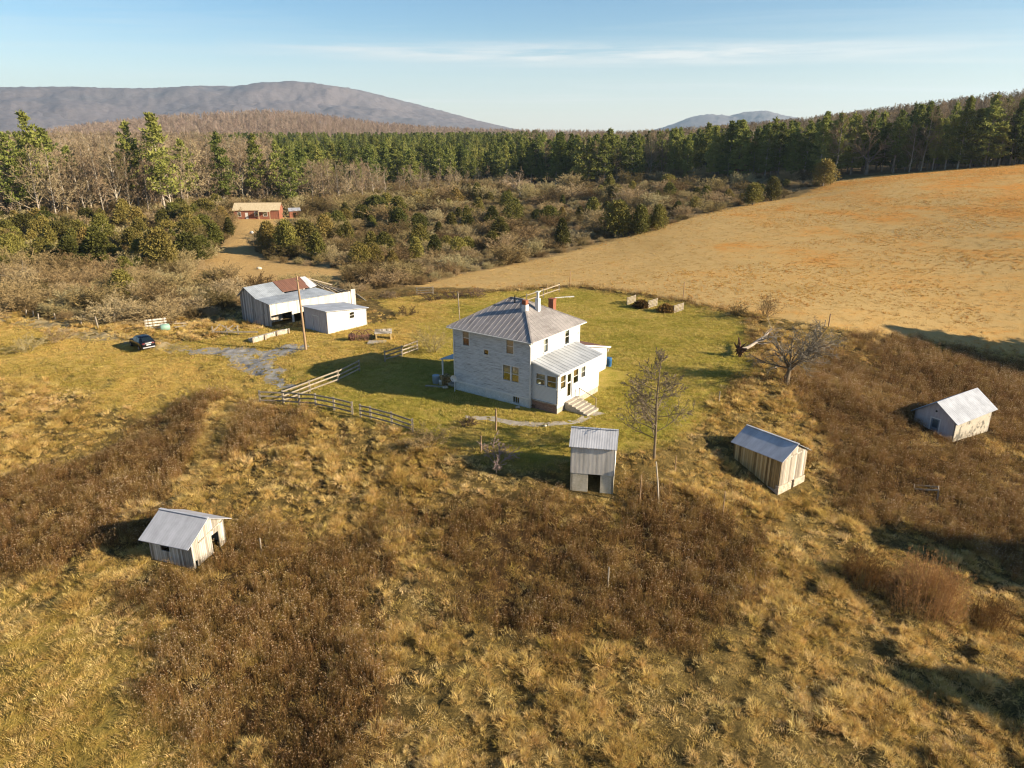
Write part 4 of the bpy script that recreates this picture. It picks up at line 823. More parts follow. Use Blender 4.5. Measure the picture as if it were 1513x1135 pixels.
# bare hardwoods on the left
FRONT = [(-70, 222), (100, 215), (300, 214), (400, 222), (450, 236), (560, 240), (640, 244), (740, 248)]
HB = [(-70, 336), (100, 336), (330, 310), (345, 303), (440, 308), (520, 302), (600, 294), (680, 284), (745, 276)]
cnt = 0
for row in range(7):
    u = -70+row*3
    while u < 735 and cnt < 262:
        v = lerp(HB, u); x, y = at(u, v); x, y = back(x, y, [0, 9, 18, 30, 44, 60, 85][row]+rr.uniform(-4, 4)); D = math.hypot(x, y)
        top = lerp(FRONT, u)+rr.uniform(-6, 26)
        d = ray(u, top); h = CAMZ+d[2]/math.hypot(d[0], d[1])*D-gz(x, y)
        if 8 < h < 30 and not (row == 0 and 340 < u < 450) and not (row > 3 and u > 450):
            if u < 340: lb, gr = 'bare grey hardwood in the woods left of the far red house', 'bare woods left of the red house'
            elif u < 480: lb, gr = 'bare hardwood standing behind the far red house', 'bare woods behind the red house'
            else: lb, gr = 'bare hardwood below the pine belt, right of the far red house', 'bare woods right of the red house'
            put_tree('bare_tree', BARES[rr.randrange(6)], x, y, h/20, rr.uniform(0, 6.3), lb, 'bare tree', gr, rr.uniform(.9, 1.25)); cnt += 1
        u += [4.8, 4.8, 5.2, 6, 7, 8, 9][row]*FPX/D*rr.uniform(.7, 1.35)
BIG = open_tree(20, 901, 7, .55, .03, 9, trunk=.28, tw=2.4)
for u, v, tv, lb, me in ((1280, 258, 178, 'broad bare tree standing in front of the pine row at the field crest', BIG), (958, 264, 203, 'bare tree with a pale trunk in front of the dark pines', BARES[1]), (150, 318, 224, 'wide pale limbed bare tree standing out of the left woods', BIG),
                     (205, 316, 232, 'pale forked bare tree beside the wide pale limbed one', BARES[3]), (768, 292, 246, 'grey bare tree at the left foot of the dense pine block', BIG), (1145, 262, 222, 'pair of thin bare trunks right of the reddish tree', BARES[0]), (42, 432, 384, 'low bare tree with leaning stems at the left edge above the track', BIG)):
    x, y = at(u, v); D = math.hypot(x, y); put_tree('bare_tree', me, x, y, (v-tv)*D/FPX*1.02/20, rr.uniform(0, 6.3), lb, 'bare tree', None, 1.1)
RED = cedar(8, 6, 77, RUSTLEAF, .3, .5)
x, y = at(1090, 262); put_tree('oak_tree', RED, x, y, 1.1, 0, 'small tree still holding rusty red leaves in front of the dark pines', 'tree', None)
# cedars: noted ones first
ced = [(185, 449, 46, 1.1, 'lone round olive cedar in the brush above the parked car'), (830, 366, 42, 1.0, 'dark cedar standing alone at the edge of the hay field'), (912, 348, 50, 1.3, 'big cedar clump on the field edge, left of three'), (945, 346, 42, 1.1, 'middle cedar of the clump on the field edge'), (972, 340, 36, 1.0, 'right cedar of the clump on the field edge'),
       (1112, 303, 30, 1.1, 'dark cedar at the top corner of the brush beside the hay field'), (1140, 297, 32, 1.0, 'upright dark cedar just right of the corner cedar'), (1216, 275, 34, 1.1, 'rounded dark cedar alone below the broad bare tree'), (320, 368, 34, 1.2, 'cedar on the left side of the grass lane to the red house'), (340, 350, 26, 1.0, 'small cedar at the bend of the grass lane'),
       (398, 372, 42, 1.1, 'cedar on the right side of the grass lane'), (425, 378, 50, 1.0, 'tall cedar behind the lane cedar'), (452, 372, 45, 1.2, 'cedar in the thicket right of the grass lane'), (470, 385, 40, 1.0, 'front cedar of the thicket right of the grass lane'), (533, 395, 36, 1.1, 'short cedar in grey brush behind the barn'), (480, 355, 36, 1.1, 'back cedar of the thicket right of the grass lane'),
       (150, 400, 55, 1.3, 'bushy young pine mass left of the lane'), (240, 402, 58, 1.2, 'layered young evergreen left of the lane'), (280, 392, 45, 1.1, 'layered young evergreen nearest the lane'), (705, 298, 26, 1.3, 'spreading evergreen in the middle of the brush'), (690, 335, 30, 1.0, 'cedar pair in the middle of the brush'), (620, 372, 40, 1.1, 'tall cedar in brush beyond the barn roof'), (590, 345, 36, 1.0, 'cedar in brush above the barn roof')]
def cedar_at(u, v, px, wd, lb, gr):
    x, y = at(u, v); D = math.hypot(x, y); put_tree('cedar_tree', CEDARS[rr.randrange(5)], x, y, px*D/FPX*1.03/4, rr.uniform(0, 6.3), lb, 'cedar', gr, wd)
for c_ in ced: cedar_at(c_[0], c_[1], c_[2]*.88, c_[3], c_[4], None)
def scatter_px(n, P, dmin, seed, lo=(-60, 255), hi=(1260, 480)):
    g = random.Random(seed); out = []; t = 0
    while len(out) < n and t < n*60:
        t += 1; u = g.uniform(lo[0], hi[0]); v = g.uniform(lo[1], hi[1]); x, y = at(u, v)
        if not inside(P, np.array([x]), np.array([y]))[0] or inside(CLEAR, np.array([x]), np.array([y]))[0] or inside(FIELD, np.array([x]), np.array([y]))[0]: continue
        if any((u-a)**2+((v-b)*1.8)**2 < dmin**2 for a, b, _, _ in out): continue
        out.append((u, v, x, y))
    return out
LEFTC = poly([(-60, 420), (-60, 318), (330, 312), (345, 345), (290, 395), (200, 415), (90, 405)])
MIDC = poly([(560, 400), (480, 330), (600, 296), (760, 280), (800, 330), (700, 390)])
RIGHTC = poly([(790, 345), (790, 285), (1000, 268), (1230, 266), (1150, 290), (1000, 322)])
for P, n, dm, lo, hi, pxr, lb, gr in ((LEFTC, 92, 13, (-60, 312), (345, 420), (15, 32), 'olive evergreen in the thick stand between track and woods, left of the lane', 'evergreen thicket left of the lane'),
                              (MIDC, 48, 14, (480, 278), (800, 400), (13, 28), 'dark cedar scattered in the brown brush beyond the barn', 'cedars in the brush beyond the barn'),
                              (RIGHTC, 24, 17, (790, 264), (1230, 345), (10, 22), 'small dark cedar in the brush below the pine rows', 'cedars below the pine rows')):
    for u, v, x, y in scatter_px(n, P, dm, n, lo, hi): cedar_at(u, v, rr.uniform(*pxr)*(.75+.5*(v-lo[1])/(hi[1]-lo[1])), rr.uniform(.95, 1.5), lb, gr)
# bare brush
k = 0
for u, v, x, y in scatter_px(292, VALLEY, 15, 99):
    D = math.hypot(x, y); px = rr.uniform(15, 31)*(.7+.6*(v-260)/200)
    if u < 360: lb, gr = 'bare twiggy bush in the brush beside the track on the left', 'brush beside the track'
    elif u < 700: lb, gr = 'bare brown bush in the brush behind the barn', 'brush behind the barn'
    else: lb, gr = 'bare tan bush in the brush between hay field and pines', 'brush below the pines'
    put_one('shrub', SHRUBS[rr.randrange(5)], x, y, px*D/FPX/2.6, rr.uniform(0, 6.3), lb, 'shrub', gr, rr.uniform(1.0, 1.7))
# ------------------------------------------------------------------ drive, track, walk
GRAVEL = surf('grey_gravel', [(.3, (.19, .17, .13)), (.5, (.27, .26, .245)), (.7, (.36, .35, .34))], 1.2, fine=(9, (1, 1, 1), .5), bmp=.03)
DIRT = surf('worn_track', [(.3, (.20, .145, .05)), (.5, (.30, .225, .10)), (.72, (.38, .31, .19))], .7, (1, 1, 1), fine=(7, (1, 1, 1), .4), bmp=.03)
def patch(name, P, mat, label, cell=.22, dz=.03, jit=1.8, hole=.34):
    x0, y0 = P.min(0)-1; x1, y1 = P.max(0)+1; xs = np.arange(x0, x1, cell); ys = np.arange(y0, y1, cell); X, Y = np.meshgrid(xs, ys)
    cx_ = X[:-1, :-1]+cell/2; cy_ = Y[:-1, :-1]+cell/2; q = jit*(fbm(cx_*.5, cy_*.5, 91, 4)-.5); q2 = jit*(fbm(cx_*.5, cy_*.5, 92, 4)-.5)
    k = inside(P, cx_+q*2, cy_+q2*2) & (fbm(cx_*1.3, cy_*1.3, 93, 3) > hole); j, i = np.nonzero(k); nx = len(xs); a = j*nx+i
    F = np.stack([a, a+1, a+1+nx, a+nx], 1); u, inv = np.unique(F, return_inverse=True)
    V = np.stack([X.ravel()[u], Y.ravel()[u], gza(X.ravel()[u], Y.ravel()[u])+dz], 1)
    return tag(link(name, np_mesh(name, V, inv.reshape(F.shape), mat, smooth=True)), label, name, kind='structure')
DRIVE = poly([(262, 517), (300, 514), (335, 512), (365, 515), (400, 518), (430, 512), (452, 511), (455, 517), (415, 524), (398, 533), (412, 550), (432, 568), (440, 580), (408, 572), (382, 556), (362, 541), (335, 528), (300, 525)])
TRACK = poly([(-80, 458), (0, 466), (60, 474), (130, 485), (205, 499), (275, 513), (272, 521), (190, 511), (120, 500), (50, 486), (0, 477), (-80, 468)])
WALK = poly([(690, 611), (720, 615), (762, 622), (810, 625), (848, 621), (868, 611), (878, 606), (893, 611), (880, 617), (852, 628), (812, 632), (758, 629), (718, 621), (688, 615)])
patch('driveway', DRIVE, GRAVEL, 'grey gravel turning area of the driveway'); patch('track', TRACK, DIRT, 'worn dirt track coming in from the left'); patch('walkway', WALK, CONC, 'old concrete walkway curving to the porch steps', .1, .03, .6, .36)
HARD = [DRIVE, TRACK, WALK]
TRACKS = [(at(333, 598), at(312, 660), 1.4), (at(312, 660), at(272, 745), 1.4), (at(195, 845), at(110, 885), .6), (at(110, 885), at(20, 940), .6)]
# ------------------------------------------------------------------ car
def car():
    x, y = at(211, 513); o = thing('parked_car', (x, y, gz(x, y)+.02), 'dark blue hatchback parked on the dirt track with its tail to the house', 'car', ang(-.72, .69))
    PAINT = plain('navy_paint', (.004, .005, .009), .25, .2, .5); CG = plain('car_glass', (.008, .014, .02), .12, 0, .5); TYRE = plain('tyre_rubber', (.015, .015, .015), .85); RIM = plain('wheel_rim', (.25, .25, .26), .35, .7); REDL = plain('tail_lamp', (.14, .01, .008), .3); PL = plain('number_plate', (.62, .62, .62), .5); GREY = plain('grey_bumper', (.30, .30, .31), .5)
    S_ = [(-2.2, .62, .78, .55, .80, .50), (-2.16, .80, .98, .35, .98, .62), (-2.0, .88, 1.02, .28, 1.22, .70), (-1.55, .91, 1.03, .26, 1.58, .60), (-.7, .92, 1.0, .26, 1.64, .60), (.15, .92, .98, .26, 1.60, .60), (1.0, .91, .98, .26, 1.10, .66), (1.7, .88, .92, .27, .98, .55), (2.1, .78, .78, .34, .82, .45), (2.2, .60, .68, .45, .70, .40)]
    b = MB(); n = 10; vs = []
    for x_, w, zb, z0, zt, wt in S_:
        vs += [(x_, -w*.9, z0), (x_, -w, z0+.2*(zb-z0)), (x_, -w, zb-.06), (x_, -w*.97, zb), (x_, -wt, zt-.03), (x_, -wt*.5, zt), (x_, wt*.5, zt), (x_, wt, zt-.03), (x_, w*.97, zb), (x_, w, zb-.06), (x_, w, z0+.2*(zb-z0)), (x_, w*.9, z0)]
    n = 12; k = len(S_)
    b.add(vs, [(i*n+j, i*n+(j+1) % n, (i+1)*n+(j+1) % n, (i+1)*n+j) for i in range(k-1) for j in range(n)]+[tuple(range(n-1, -1, -1)), tuple((k-1)*n+j for j in range(n))], 0, True)
    b.build('body', PAINT, o)
    def pane(p, nm='window'):
        c = Vector((0, 0, .9)); m_ = MB(); nn = (Vector(p[1])-Vector(p[0])).cross(Vector(p[2])-Vector(p[0])).normalized(); m0 = sum((Vector(q) for q in p), Vector())/4
        if nn.dot(m0-c) < 0: nn = -nn
        f = [Vector(q)+nn*.012 for q in p]; g_ = [Vector(q)-nn*.02 for q in p]; m_.hexa(g_+f); m_.build(nm, CG, o)
    for s_ in (-1, 1):
        pane([(-1.5, s_*.86, 1.08), (-.62, s_*.88, 1.06), (-.62, s_*.64, 1.54), (-1.35, s_*.64, 1.50)]); pane([(-.55, s_*.88, 1.06), (.75, s_*.86, 1.05), (.2, s_*.64, 1.50), (-.55, s_*.64, 1.54)])
        m_ = MB(); m_.box(-2.18, s_*.55-.17, .82, -2.06, s_*.55+.17, .98); m_.build('tail_light', REDL, o)
        m_ = MB(); m_.box(.75, s_*.98-.09, 1.0, .9, s_*.98+.09, 1.14); m_.build('wing_mirror', PAINT, o)
        for xw in (-1.35, 1.35):
            m_ = MB(); m_.tube([(xw, s_*.72, .32), (xw, s_*.93, .32)], .32, 18); w_ = m_.build('wheel', TYRE, o)
            m_ = MB(); m_.tube([(xw, s_*.92, .32), (xw, s_*.945, .32)], .2, 12); m_.build('rim', RIM, w_)
    pane([(-2.03, -.62, 1.2), (-2.03, .62, 1.2), (-1.6, .52, 1.55), (-1.6, -.52, 1.55)], 'rear_window'); pane([(.95, -.62, 1.14), (.95, .62, 1.14), (.22, .52, 1.57), (.22, -.52, 1.57)], 'windscreen')
    m_ = MB(); m_.box(-2.215, -.26, .68, -2.19, .26, .8); m_.build('number_plate', PL, o); m_ = MB(); m_.box(-2.24, -.72, .36, -2.1, .72, .5); m_.build('bumper', GREY, o)
car()
# ------------------------------------------------------------------ board fences
def board_fence(name, pts, label, h=1.25, rails=3, group=None, mat=RAILWOOD):
    P = [Vector((*at(*p), 0)) for p in pts]
    for p in P: p.z = gz(p.x, p.y)
    c = P[0]; o = thing(name, c, label, 'fence', 0, group)
    for p in P:
        m_ = MB(); q = p-c; m_.box(q.x-.08, q.y-.08, q.z-.4, q.x+.08, q.y+.08, q.z+h+.1); m_.build('post', mat, o)
    for a, b in zip(P, P[1:]):
        d = (b-a).normalized(); nn = Vector((d.y, -d.x, 0))*.115
        if nn.y > 0: nn = -nn
        for k in range(rails):
            z = h*(.28+.36*k) if rails == 3 else h*(.4+.5*k)
            m_ = MB(); m_.beam(a-c+nn+Vector((0, 0, z+rr.uniform(-.04, .04))), b-c+nn+Vector((0, 0, z+rr.uniform(-.04, .04))), .045, .15); m_.build('rail', mat, o)
    return o
board_fence('board_fence', [(419, 594), (458, 580), (500, 565), (531, 549)], 'sunlit three rail board fence running back from the corner beside the gravel drive')
board_fence('board_fence', [(569, 534), (594, 527), (617, 519)], 'short board fence stub at the shadow edge left of the farmhouse')
board_fence('board_fence', [(385, 597), (419, 596), (443, 600), (467, 603.5), (494, 607), (521, 612.5)], 'weathered board fence along the front lawn edge, left of the gap')
board_fence('board_fence', [(533, 617), (548, 621), (579, 629), (610, 640)], 'weathered board fence stepping down the bank, right of the gap')
board_fence('board_fence', [(778, 449), (803, 440), (826, 432)], 'pair of pale rails seen over the farmhouse roof at the back of the lawn', 1.5, 2)
board_fence('board_fence', [(616, 436), (640, 436)], 'small dark gate section in the hedge behind the barn', 1.2, 3)
def post(u, v, vt, label, name='fence_post', group='old fence posts', w=.07, mat=POLEWOOD, lean=0):
    x, y = at(u, v); D = math.hypot(math.hypot(x, y), CAMZ); h = (v-vt)*D/FPX/.95; z = gz(x, y)
    o = MB(); o.tube([(0, 0, -.5), (lean*h*.5, 0, h*.5), (lean*h, 0, h)], [w, w*.9, w*.8], 7); q = o.build(name, mat); q.location = (x, y, z); return tag(q, label, 'post', group)
for u, v, vt, ln in ((39, 469, 461, .2), (50, 470, 462, .1), (57, 473, 466, .15), (82, 473, 466, 0), (121, 483, 474, .05), (146, 488, 472, -.08), (169, 480, 468, .2), (196, 475, 467, .2), (226, 474, 466, -.1)):
    post(u, v, vt, 'leaning grey fence post in the brush line beside the dirt track', 'fence_post', 'fence posts beside the track', .11, RAILWOOD, ln)
post(842, 424, 403, 'tall dark fence post at the field edge above the red chimney'); post(1009.5, 440, 419, 'thin fence post behind the pallet panels at the field edge'); post(1224, 484, 466, 'dark corner fence post where lawn, field and weeds meet', w=.1); post(1218, 486, 477, 'short pale post just left of the dark corner post', mat=RAILWOOD)
post(1062, 595, 580, 'pale thin post on the right edge of the lawn', mat=RAILWOOD); post(808, 432, 420, 'dark post behind the pale rails at the back of the lawn'); post(733, 636, 604, 'brown post standing alone on the lawn before the farmhouse corner', w=.09); post(711, 668, 643, 'dark post at the top of the grassy bank left of the sapling', w=.08)
post(1067, 767, 725, 'thin dark stake in the tall grass left of the board shed', w=.05); post(387, 820, 797, 'pale broken post in weeds right of the leaning shed', mat=RAILWOOD); post(898, 870, 836, 'pale stub of a post in the brown weeds below the tall shed', mat=RAILWOOD, w=.06); post(945, 745, 700, 'slim dark stake beside the tall narrow shed', w=.05); post(997, 700, 676, 'thin stake behind the bare conical tree', w=.05)
post(974, 745, 683, 'pale dead pole leaning against the bare conical tree', 'dead_pole', None, .07, WHITEBARK, -.14)
x, y = at(452.6, 520); po_ = thing('utility_pole', (x, y, gz(x, y)), 'tall wooden utility pole beside the gravel in front of the barn', 'pole'); m_ = MB(); m_.tube([(0, 0, -1), (-.1, 0, 4.5), (-.25, .05, 9.1)], [.15, .13, .1], 9); m_.build('shaft', POLEWOOD, po_)
m_ = MB(); m_.box(-.5, -.05, 8.5, .1, .05, 8.62); m_.build('bracket', POLEWOOD, po_)
post(681, 500, 434, 'thin pole rising behind the left end of the farmhouse roof', 'pole', None, .07, RAILWOOD, -.04)
# ------------------------------------------------------------------ things about the yard
x, y = at(672, 579); d_ = thing('satellite_dish', (x, y, gz(x, y)), 'white round satellite dish on a post at the left corner of the farmhouse', 'dish', ang(-.3, -.95)); m_ = MB(); m_.tube([(0, 0, -.3), (0, 0, 1.45)], .05, 8); m_.build('post', TRIM, d_)
m_ = MB(); ring_ = [(.1+.12*(r_/.36)**2, r_*math.cos(a), 1.5+r_*math.sin(a)) for r_ in (.12, .24, .36) for a in [2*PI*i/16 for i in range(16)]]
m_.add([(.1, 0, 1.5)]+ring_, [(0, 1+i, 1+(i+1) % 16) for i in range(16)]+[(1+r_*16+i, 1+(r_+1)*16+i, 1+(r_+1)*16+(i+1) % 16, 1+r_*16+(i+1) % 16) for r_ in (0, 1) for i in range(16)], 0, True); m_.build('reflector', TRIM, d_)
m_ = MB(); m_.beam((.15, 0, 1.15), (.55, 0, 1.45), .03, .03); m_.box(.52, -.05, 1.42, .62, .05, 1.52); m_.build('arm', GREYPAINT, d_)
def drum(name, u, v, r, h, mat, label, cat, tilt=0, rim=None):
    x, y = at(u, v); o = thing(name, (x, y, gz(x, y)), label, cat); o.rotation_euler = (tilt, 0, .4)
    m_ = MB(); m_.tube([(0, 0, -.05), (0, 0, h*.33), (0, 0, h*.34), (0, 0, h*.67), (0, 0, h*.68), (0, 0, h)], [r*.94, r, r*1.04, r, r*1.04, r*.98], 16); b_ = m_.build('body', mat, o)
    m_ = MB(); m_.tube([(0, 0, h+.002), (0, 0, h+.05)], [r*1.06, r*1.03], 16); m_.build('lid', rim or mat, o)
drum('trash_bin', 644.5, 566, .38, .85, plain('grey_blue_plastic', (.24, .30, .36), .5), 'grey blue bin in the shadow left of the farmhouse', 'bin'); drum('bucket', 652, 568, .26, .45, TRIM, 'small pale bucket beside the grey blue bin', 'bucket'); drum('blue_barrel', 899, 541, .36, .95, BLUEPL, 'bright blue barrel at the right rear corner of the farmhouse', 'barrel')
drum('oil_drum', 519.5, 504, .42, .8, RUST, 'rust brown drum lying by the scrap pile near the white shed', 'drum', .5)
m_ = MB(); x, y = at(661, 570); rk = random.Random(3)
FW = thing('firewood_stack', (x, y, gz(x, y)), 'dark stack of firewood under the blue side porch', 'firewood', .5)
for i in range(5):
    for j in range(4-i % 2):
        m_ = MB(); m_.tube([(-.45, (j+.5*(i % 2))*.3, .15+i*.2), (.45+rk.uniform(-.1, .1), (j+.5*(i % 2))*.3, .15+i*.2)], rk.uniform(.09, .13), 7); m_.build('log', BOUNCEWOOD, FW)
def plank(u0, v0, u1, v1, w, t, mat, name, label, cat, lift=.05):
    a = Vector((*at(u0, v0), 0)); b = Vector((*at(u1, v1), 0)); a.z = gz(a.x, a.y)+lift; b.z = gz(b.x, b.y)+lift; m_ = MB(); m_.beam((0, 0, 0), b-a, w, t); o = m_.build(name, mat); o.location = a; return tag(o, label, cat)
plank(629, 571, 655, 573, .3, .14, RAILWOOD, 'timber', 'long grey timber lying at the shadow edge left of the dish', 'timber', .08)
plank(820, 441, 848, 439, .35, .2, TRIM, 'pipe', 'pale pipe lying on the lawn behind the red chimney', 'pipe')
def stone(u, v, s, mat, label, name='stone'):
    g = random.Random(u); x, y = at(u, v); V, F = [], []; m_ = MB()
    for i in range(5):
        for j in range(8):
            ph = PI*i/4; th = 2*PI*j/8; k = s*g.uniform(.8, 1.15); V.append((k*math.sin(ph)*math.cos(th), k*math.sin(ph)*math.sin(th)*.8, k*math.cos(ph)*.6))
    m_.add(V, [(i*8+j, (i+1)*8+j, (i+1)*8+(j+1) % 8, i*8+(j+1) % 8) for i in range(4) for j in range(8)], 0, True); o = m_.build(name, mat); o.location = (x, y, gz(x, y)+s*.3); return tag(o, label, 'stone')
stone(658, 574, .35, STONE, 'pale yellow stone by the foot of the satellite dish'); stone(765, 603, .25, STONE, 'pale stone under the small basement window'); stone(829, 606, .3, STONE, 'light stone at the front corner of the porch'); stone(805, 630, .22, STONE, 'small stone on the edge of the concrete walkway'); stone(383, 398, .6, CREAM, 'pale rock pile in the grass lane behind the barn'); stone(372, 345, .7, TRIM, 'white rock in the lane before the red house'); stone(437, 318, .6, TRIM, 'white tank beside the red outbuilding', 'tank')
# pallet panels
for (u0, v0, u1, v1, lb) in ((926, 451, 940, 446, 'pale pallet panel, left of three standing on the back lawn'), (957, 456, 972, 451, 'leaning pallet panel, middle of three on the back lawn'), (995, 463, 1010, 458, 'pale pallet panel, right of three standing on the back lawn')):
    a = Vector((*at(u0, v0), 0)); b = Vector((*at(u1, v1), 0)); d = (b-a); L = min(d.length, 2.6); d.normalize(); o = thing('pallet_panel', (a.x, a.y, gz(a.x, a.y)), lb, 'pallet', ang(d.x, d.y), 'pallet panels on the back lawn')
    for q in (0, .9, 1.8) if L > 2 else (0, .75, 1.5):
        m_ = MB(); m_.box(q*L/1.9, -.05, -.1, q*L/1.9+.1, .05, 1.25); m_.build('stringer', RAILWOOD, o)
    for k in range(6):
        m_ = MB(); m_.box(0, -.09, .08+k*.2, L, -.055, .2+k*.2); m_.build('slat', RAILWOOD, o)
for (u, v, lb) in ((948, 455, 'low dark heap between the left and middle pallet panels'), (984, 461, 'low dark heap between the middle and right pallet panels')):
    x, y = at(u, v); put_one('compost_heap', cedar(.9, 2.6, int(u), WEEDM, .2, .5)[1], x, y, 1, 0, lb, 'heap')
# gate panel, green tank, boards by the drive
x, y = at(217, 492); g_ = thing('wooden_gate', (x, y, gz(x, y)), 'pale wooden gate panel propped up behind the parked car', 'gate', ang(.87, .5)); g_.rotation_euler.x = -.25
for q in (0, 2.35): m_ = MB(); m_.box(q, -.06, -.1, q+.12, .06, 1.5); m_.build('post', RAILWOOD, g_)
for k in range(4): m_ = MB(); m_.box(-.1, -.1, .15+k*.36, 2.6, -.062, .38+k*.36); m_.build('board', PALEWOOD, g_)
x, y = at(245, 491); m_ = MB(); m_.tube([(-.6, 0, .45), (-.5, 0, .45), (.5, 0, .45), (.6, 0, .45)], [.3, .45, .45, .3], 14); q = m_.build('green_tank', plain('faded_green_paint', (.20, .33, .26), .6)); q.location = (x, y, gz(x, y)); q.rotation_euler = (0, 0, .6); tag(q, 'faded green tank lying beside the pale gate panel', 'tank')
for u0, v0, u1, v1, lb in ((252, 484, 276, 481, 'grey board lying in the scrap right of the green tank'), (258, 488, 274, 484, 'short grey board crossing under the other board'), (250, 480, 262, 479, 'dark board at the back of the scrap by the green tank')): plank(u0, v0, u1, v1, .28, .1, RAILWOOD, 'board', lb, 'board', .3)
put_one('scrap_brush', bush(1.3, 2.4, 31, 14), *at(249, 484), 1, 0, 'tangle of brown brush among boards by the green tank', 'brush pile')
# broken fence and retaining wall by the utility pole
x, y = at(312, 497); bf = thing('broken_fence', (x, y, gz(x, y)), 'broken fence with crossed leaning rails before the barn', 'fence', ang(.93, .1))
for a, b in (((0, 0, .1), (1.3, .3, 1.3)), ((1.4, 0, .1), (2.9, .2, 1.1)), ((1.5, 0, 1.2), (3.0, 0, .1)), ((2.4, .1, .2), (3.6, .1, 1.0))): m_ = MB(); m_.beam(a, b, .1, .14); m_.build('rail', RAILWOOD, bf)
for q in (.2, 2.0, 3.4): m_ = MB(); m_.box(q, -.07, -.3, q+.14, .07, 1.1); m_.build('post', RAILWOOD, bf)
m_ = MB(); m_.beam((.2, .1, .3), (6.2, -.8, .35), .12, .16); m_.build('fallen_rail', RAILWOOD, bf)
a = Vector((*at(373, 507), 0)); b = Vector((*at(426, 493), 0)); d = (b-a); L = d.length; o = thing('timber_wall', (a.x, a.y, gz(a.x, a.y)), 'low timber topped bank with pale top rail left of the utility pole', 'wall', ang(d.x, d.y))
m_ = MB(); m_.box(0, -.1, .5, L, .12, .68); m_.build('top_rail', PALEWOOD, o); m_ = MB(); m_.box(.05, -.05, -.4, L*.98, .9, .495); m_.build('stone_fill', CONC, o)
for q in (0, .33, .66, 1): m_ = MB(); m_.box(q*L-.1, -.25, -.4, q*L+.1, -.102, .72); m_.build('post', RAILWOOD, o)
# scrap pile and trailer right of the white shed
x, y = at(535, 505); o = thing('scrap_machine', (x, y, gz(x, y)), 'rusty wire reels of an old farm machine near the white shed', 'machine', .3)
for q in (-.7, .1, .9):
    m_ = MB()
    for k in range(9): a_ = PI*k/9; m_.beam((q-.75*math.cos(a_), .1*(k % 2), .7-.75*math.sin(a_)), (q+.75*math.cos(a_), -.1*(k % 2), .7+.75*math.sin(a_)), .035, .035)
    m_.tube([(q+.75*math.cos(2*PI*k/18), 0, .72+.75*math.sin(2*PI*k/18)) for k in range(19)], .04, 5); m_.build('reel', RUST, o)
m_ = MB(); m_.beam((-1.1, 0, .72), (1.3, 0, .72), .1, .1); m_.build('axle', RUST, o)
x, y = at(567, 503); o = thing('low_trailer', (x, y, gz(x, y)), 'low dark wooden trailer behind the concrete slab', 'trailer', .15); m_ = MB(); m_.box(-1.1, -.5, .75, 1.1, .5, .87); m_.build('deck', OLDWOOD, o)
for q in (-.9, .9): m_ = MB(); m_.box(q-.08, -.45, -.1, q+.08, .45, .75); m_.build('support', BOUNCEWOOD, o)
m_ = MB(); m_.box(-1.1, .45, .87, 1.1, .53, 1.15); m_.build('back_board', OLDWOOD, o)
x, y = at(557, 508); m_ = MB(); m_.box(-1.1, -.6, -.3, 1.1, .6, .1); q = m_.build('concrete_slab', CONC); q.location = (x, y, gz(x, y)); tag(q, 'small pale concrete slab on the grass by the trailer', 'slab')
x, y = at(1350, 727); o = thing('frame_debris', (x, y, gz(x, y)), 'grey timber frame debris lying in the weeds between the two right sheds', 'frame', -.5)  # open frame of loose debris timbers
for a, b in (((0, 0, .3), (1.8, -.1, .7)), ((0, .9, .3), (1.8, .8, .6)), ((0, 0, .35), (0, .9, .35)), ((1.8, -.1, .7), (1.8, .8, .65)), ((1.8, -.1, .7), (1.85, -.1, -.2))): m_ = MB(); m_.beam(a, b, .09, .12); m_.build('beam', RAILWOOD, o)
# ------------------------------------------------------------------ single trees and bushes near the house
NEARTWIG = leafy('near_twigs', [(.2, (.08, .06, .038)), (.5, (.17, .13, .085)), (.8, (.29, .235, .165))], .3, .6, .1)
GREYTWIG = leafy('grey_lichen_twigs', [(.2, (.15, .13, .095)), (.5, (.27, .24, .18)), (.8, (.38, .34, .27))], .3, .6, .1)
x, y = at(966, 686); put_tree('bare_tree', bare_tree(10.5, 61, .46, .2, 2.9, 1.15, (48, 80), NEARTWIG, NEARTWIG, .98), x, y, 1, 1.0, 'bare conical tree standing right of the tall narrow shed', 'bare tree', None)
x, y = at(1161, 567); put_tree('bare_tree', open_tree(9.6, 62, 11, .5, .02, 14, GREYTWIG, NEARTWIG, 1.1, .24, (12, 70), .036), x, y, 1.08, .4, 'wide crooked bare orchard tree at the right corner of the lawn', 'bare tree', None, 1.15)
a = Vector((*at(1092, 527), 0)); z = gz(a.x, a.y); o = thing('fallen_tree', (a.x, a.y, z), 'uprooted tree lying on the lawn, its root plate turned to the house', 'fallen tree', ang(.9, .44))
s = Sk(63); s.grow(Vector((.1, 0, .8)), Vector((1, .05, .02)).normalized(), 7.5, .26, 0, [dict(n=6, wig=.1, up=-.02, kids=9, t0=.3, ang=(25, 65), ratio=.5, rr=.5), dict(n=4, wig=.2, up=.06, kids=7, t0=.2, ang=(25, 60), ratio=.5, rr=.5), dict(n=3, wig=.2, up=.03, kids=5, t0=.2, ang=(25, 60), ratio=.55, rr=.6), dict(n=2, wig=.2, up=0)])
big, V, F = s.meshes(1, .014); link('trunk', big.mesh('trunk', BARK), o); link('crown', np_mesh('crown', V, F, NEARTWIG), o)
m_ = MB(); g = random.Random(9)
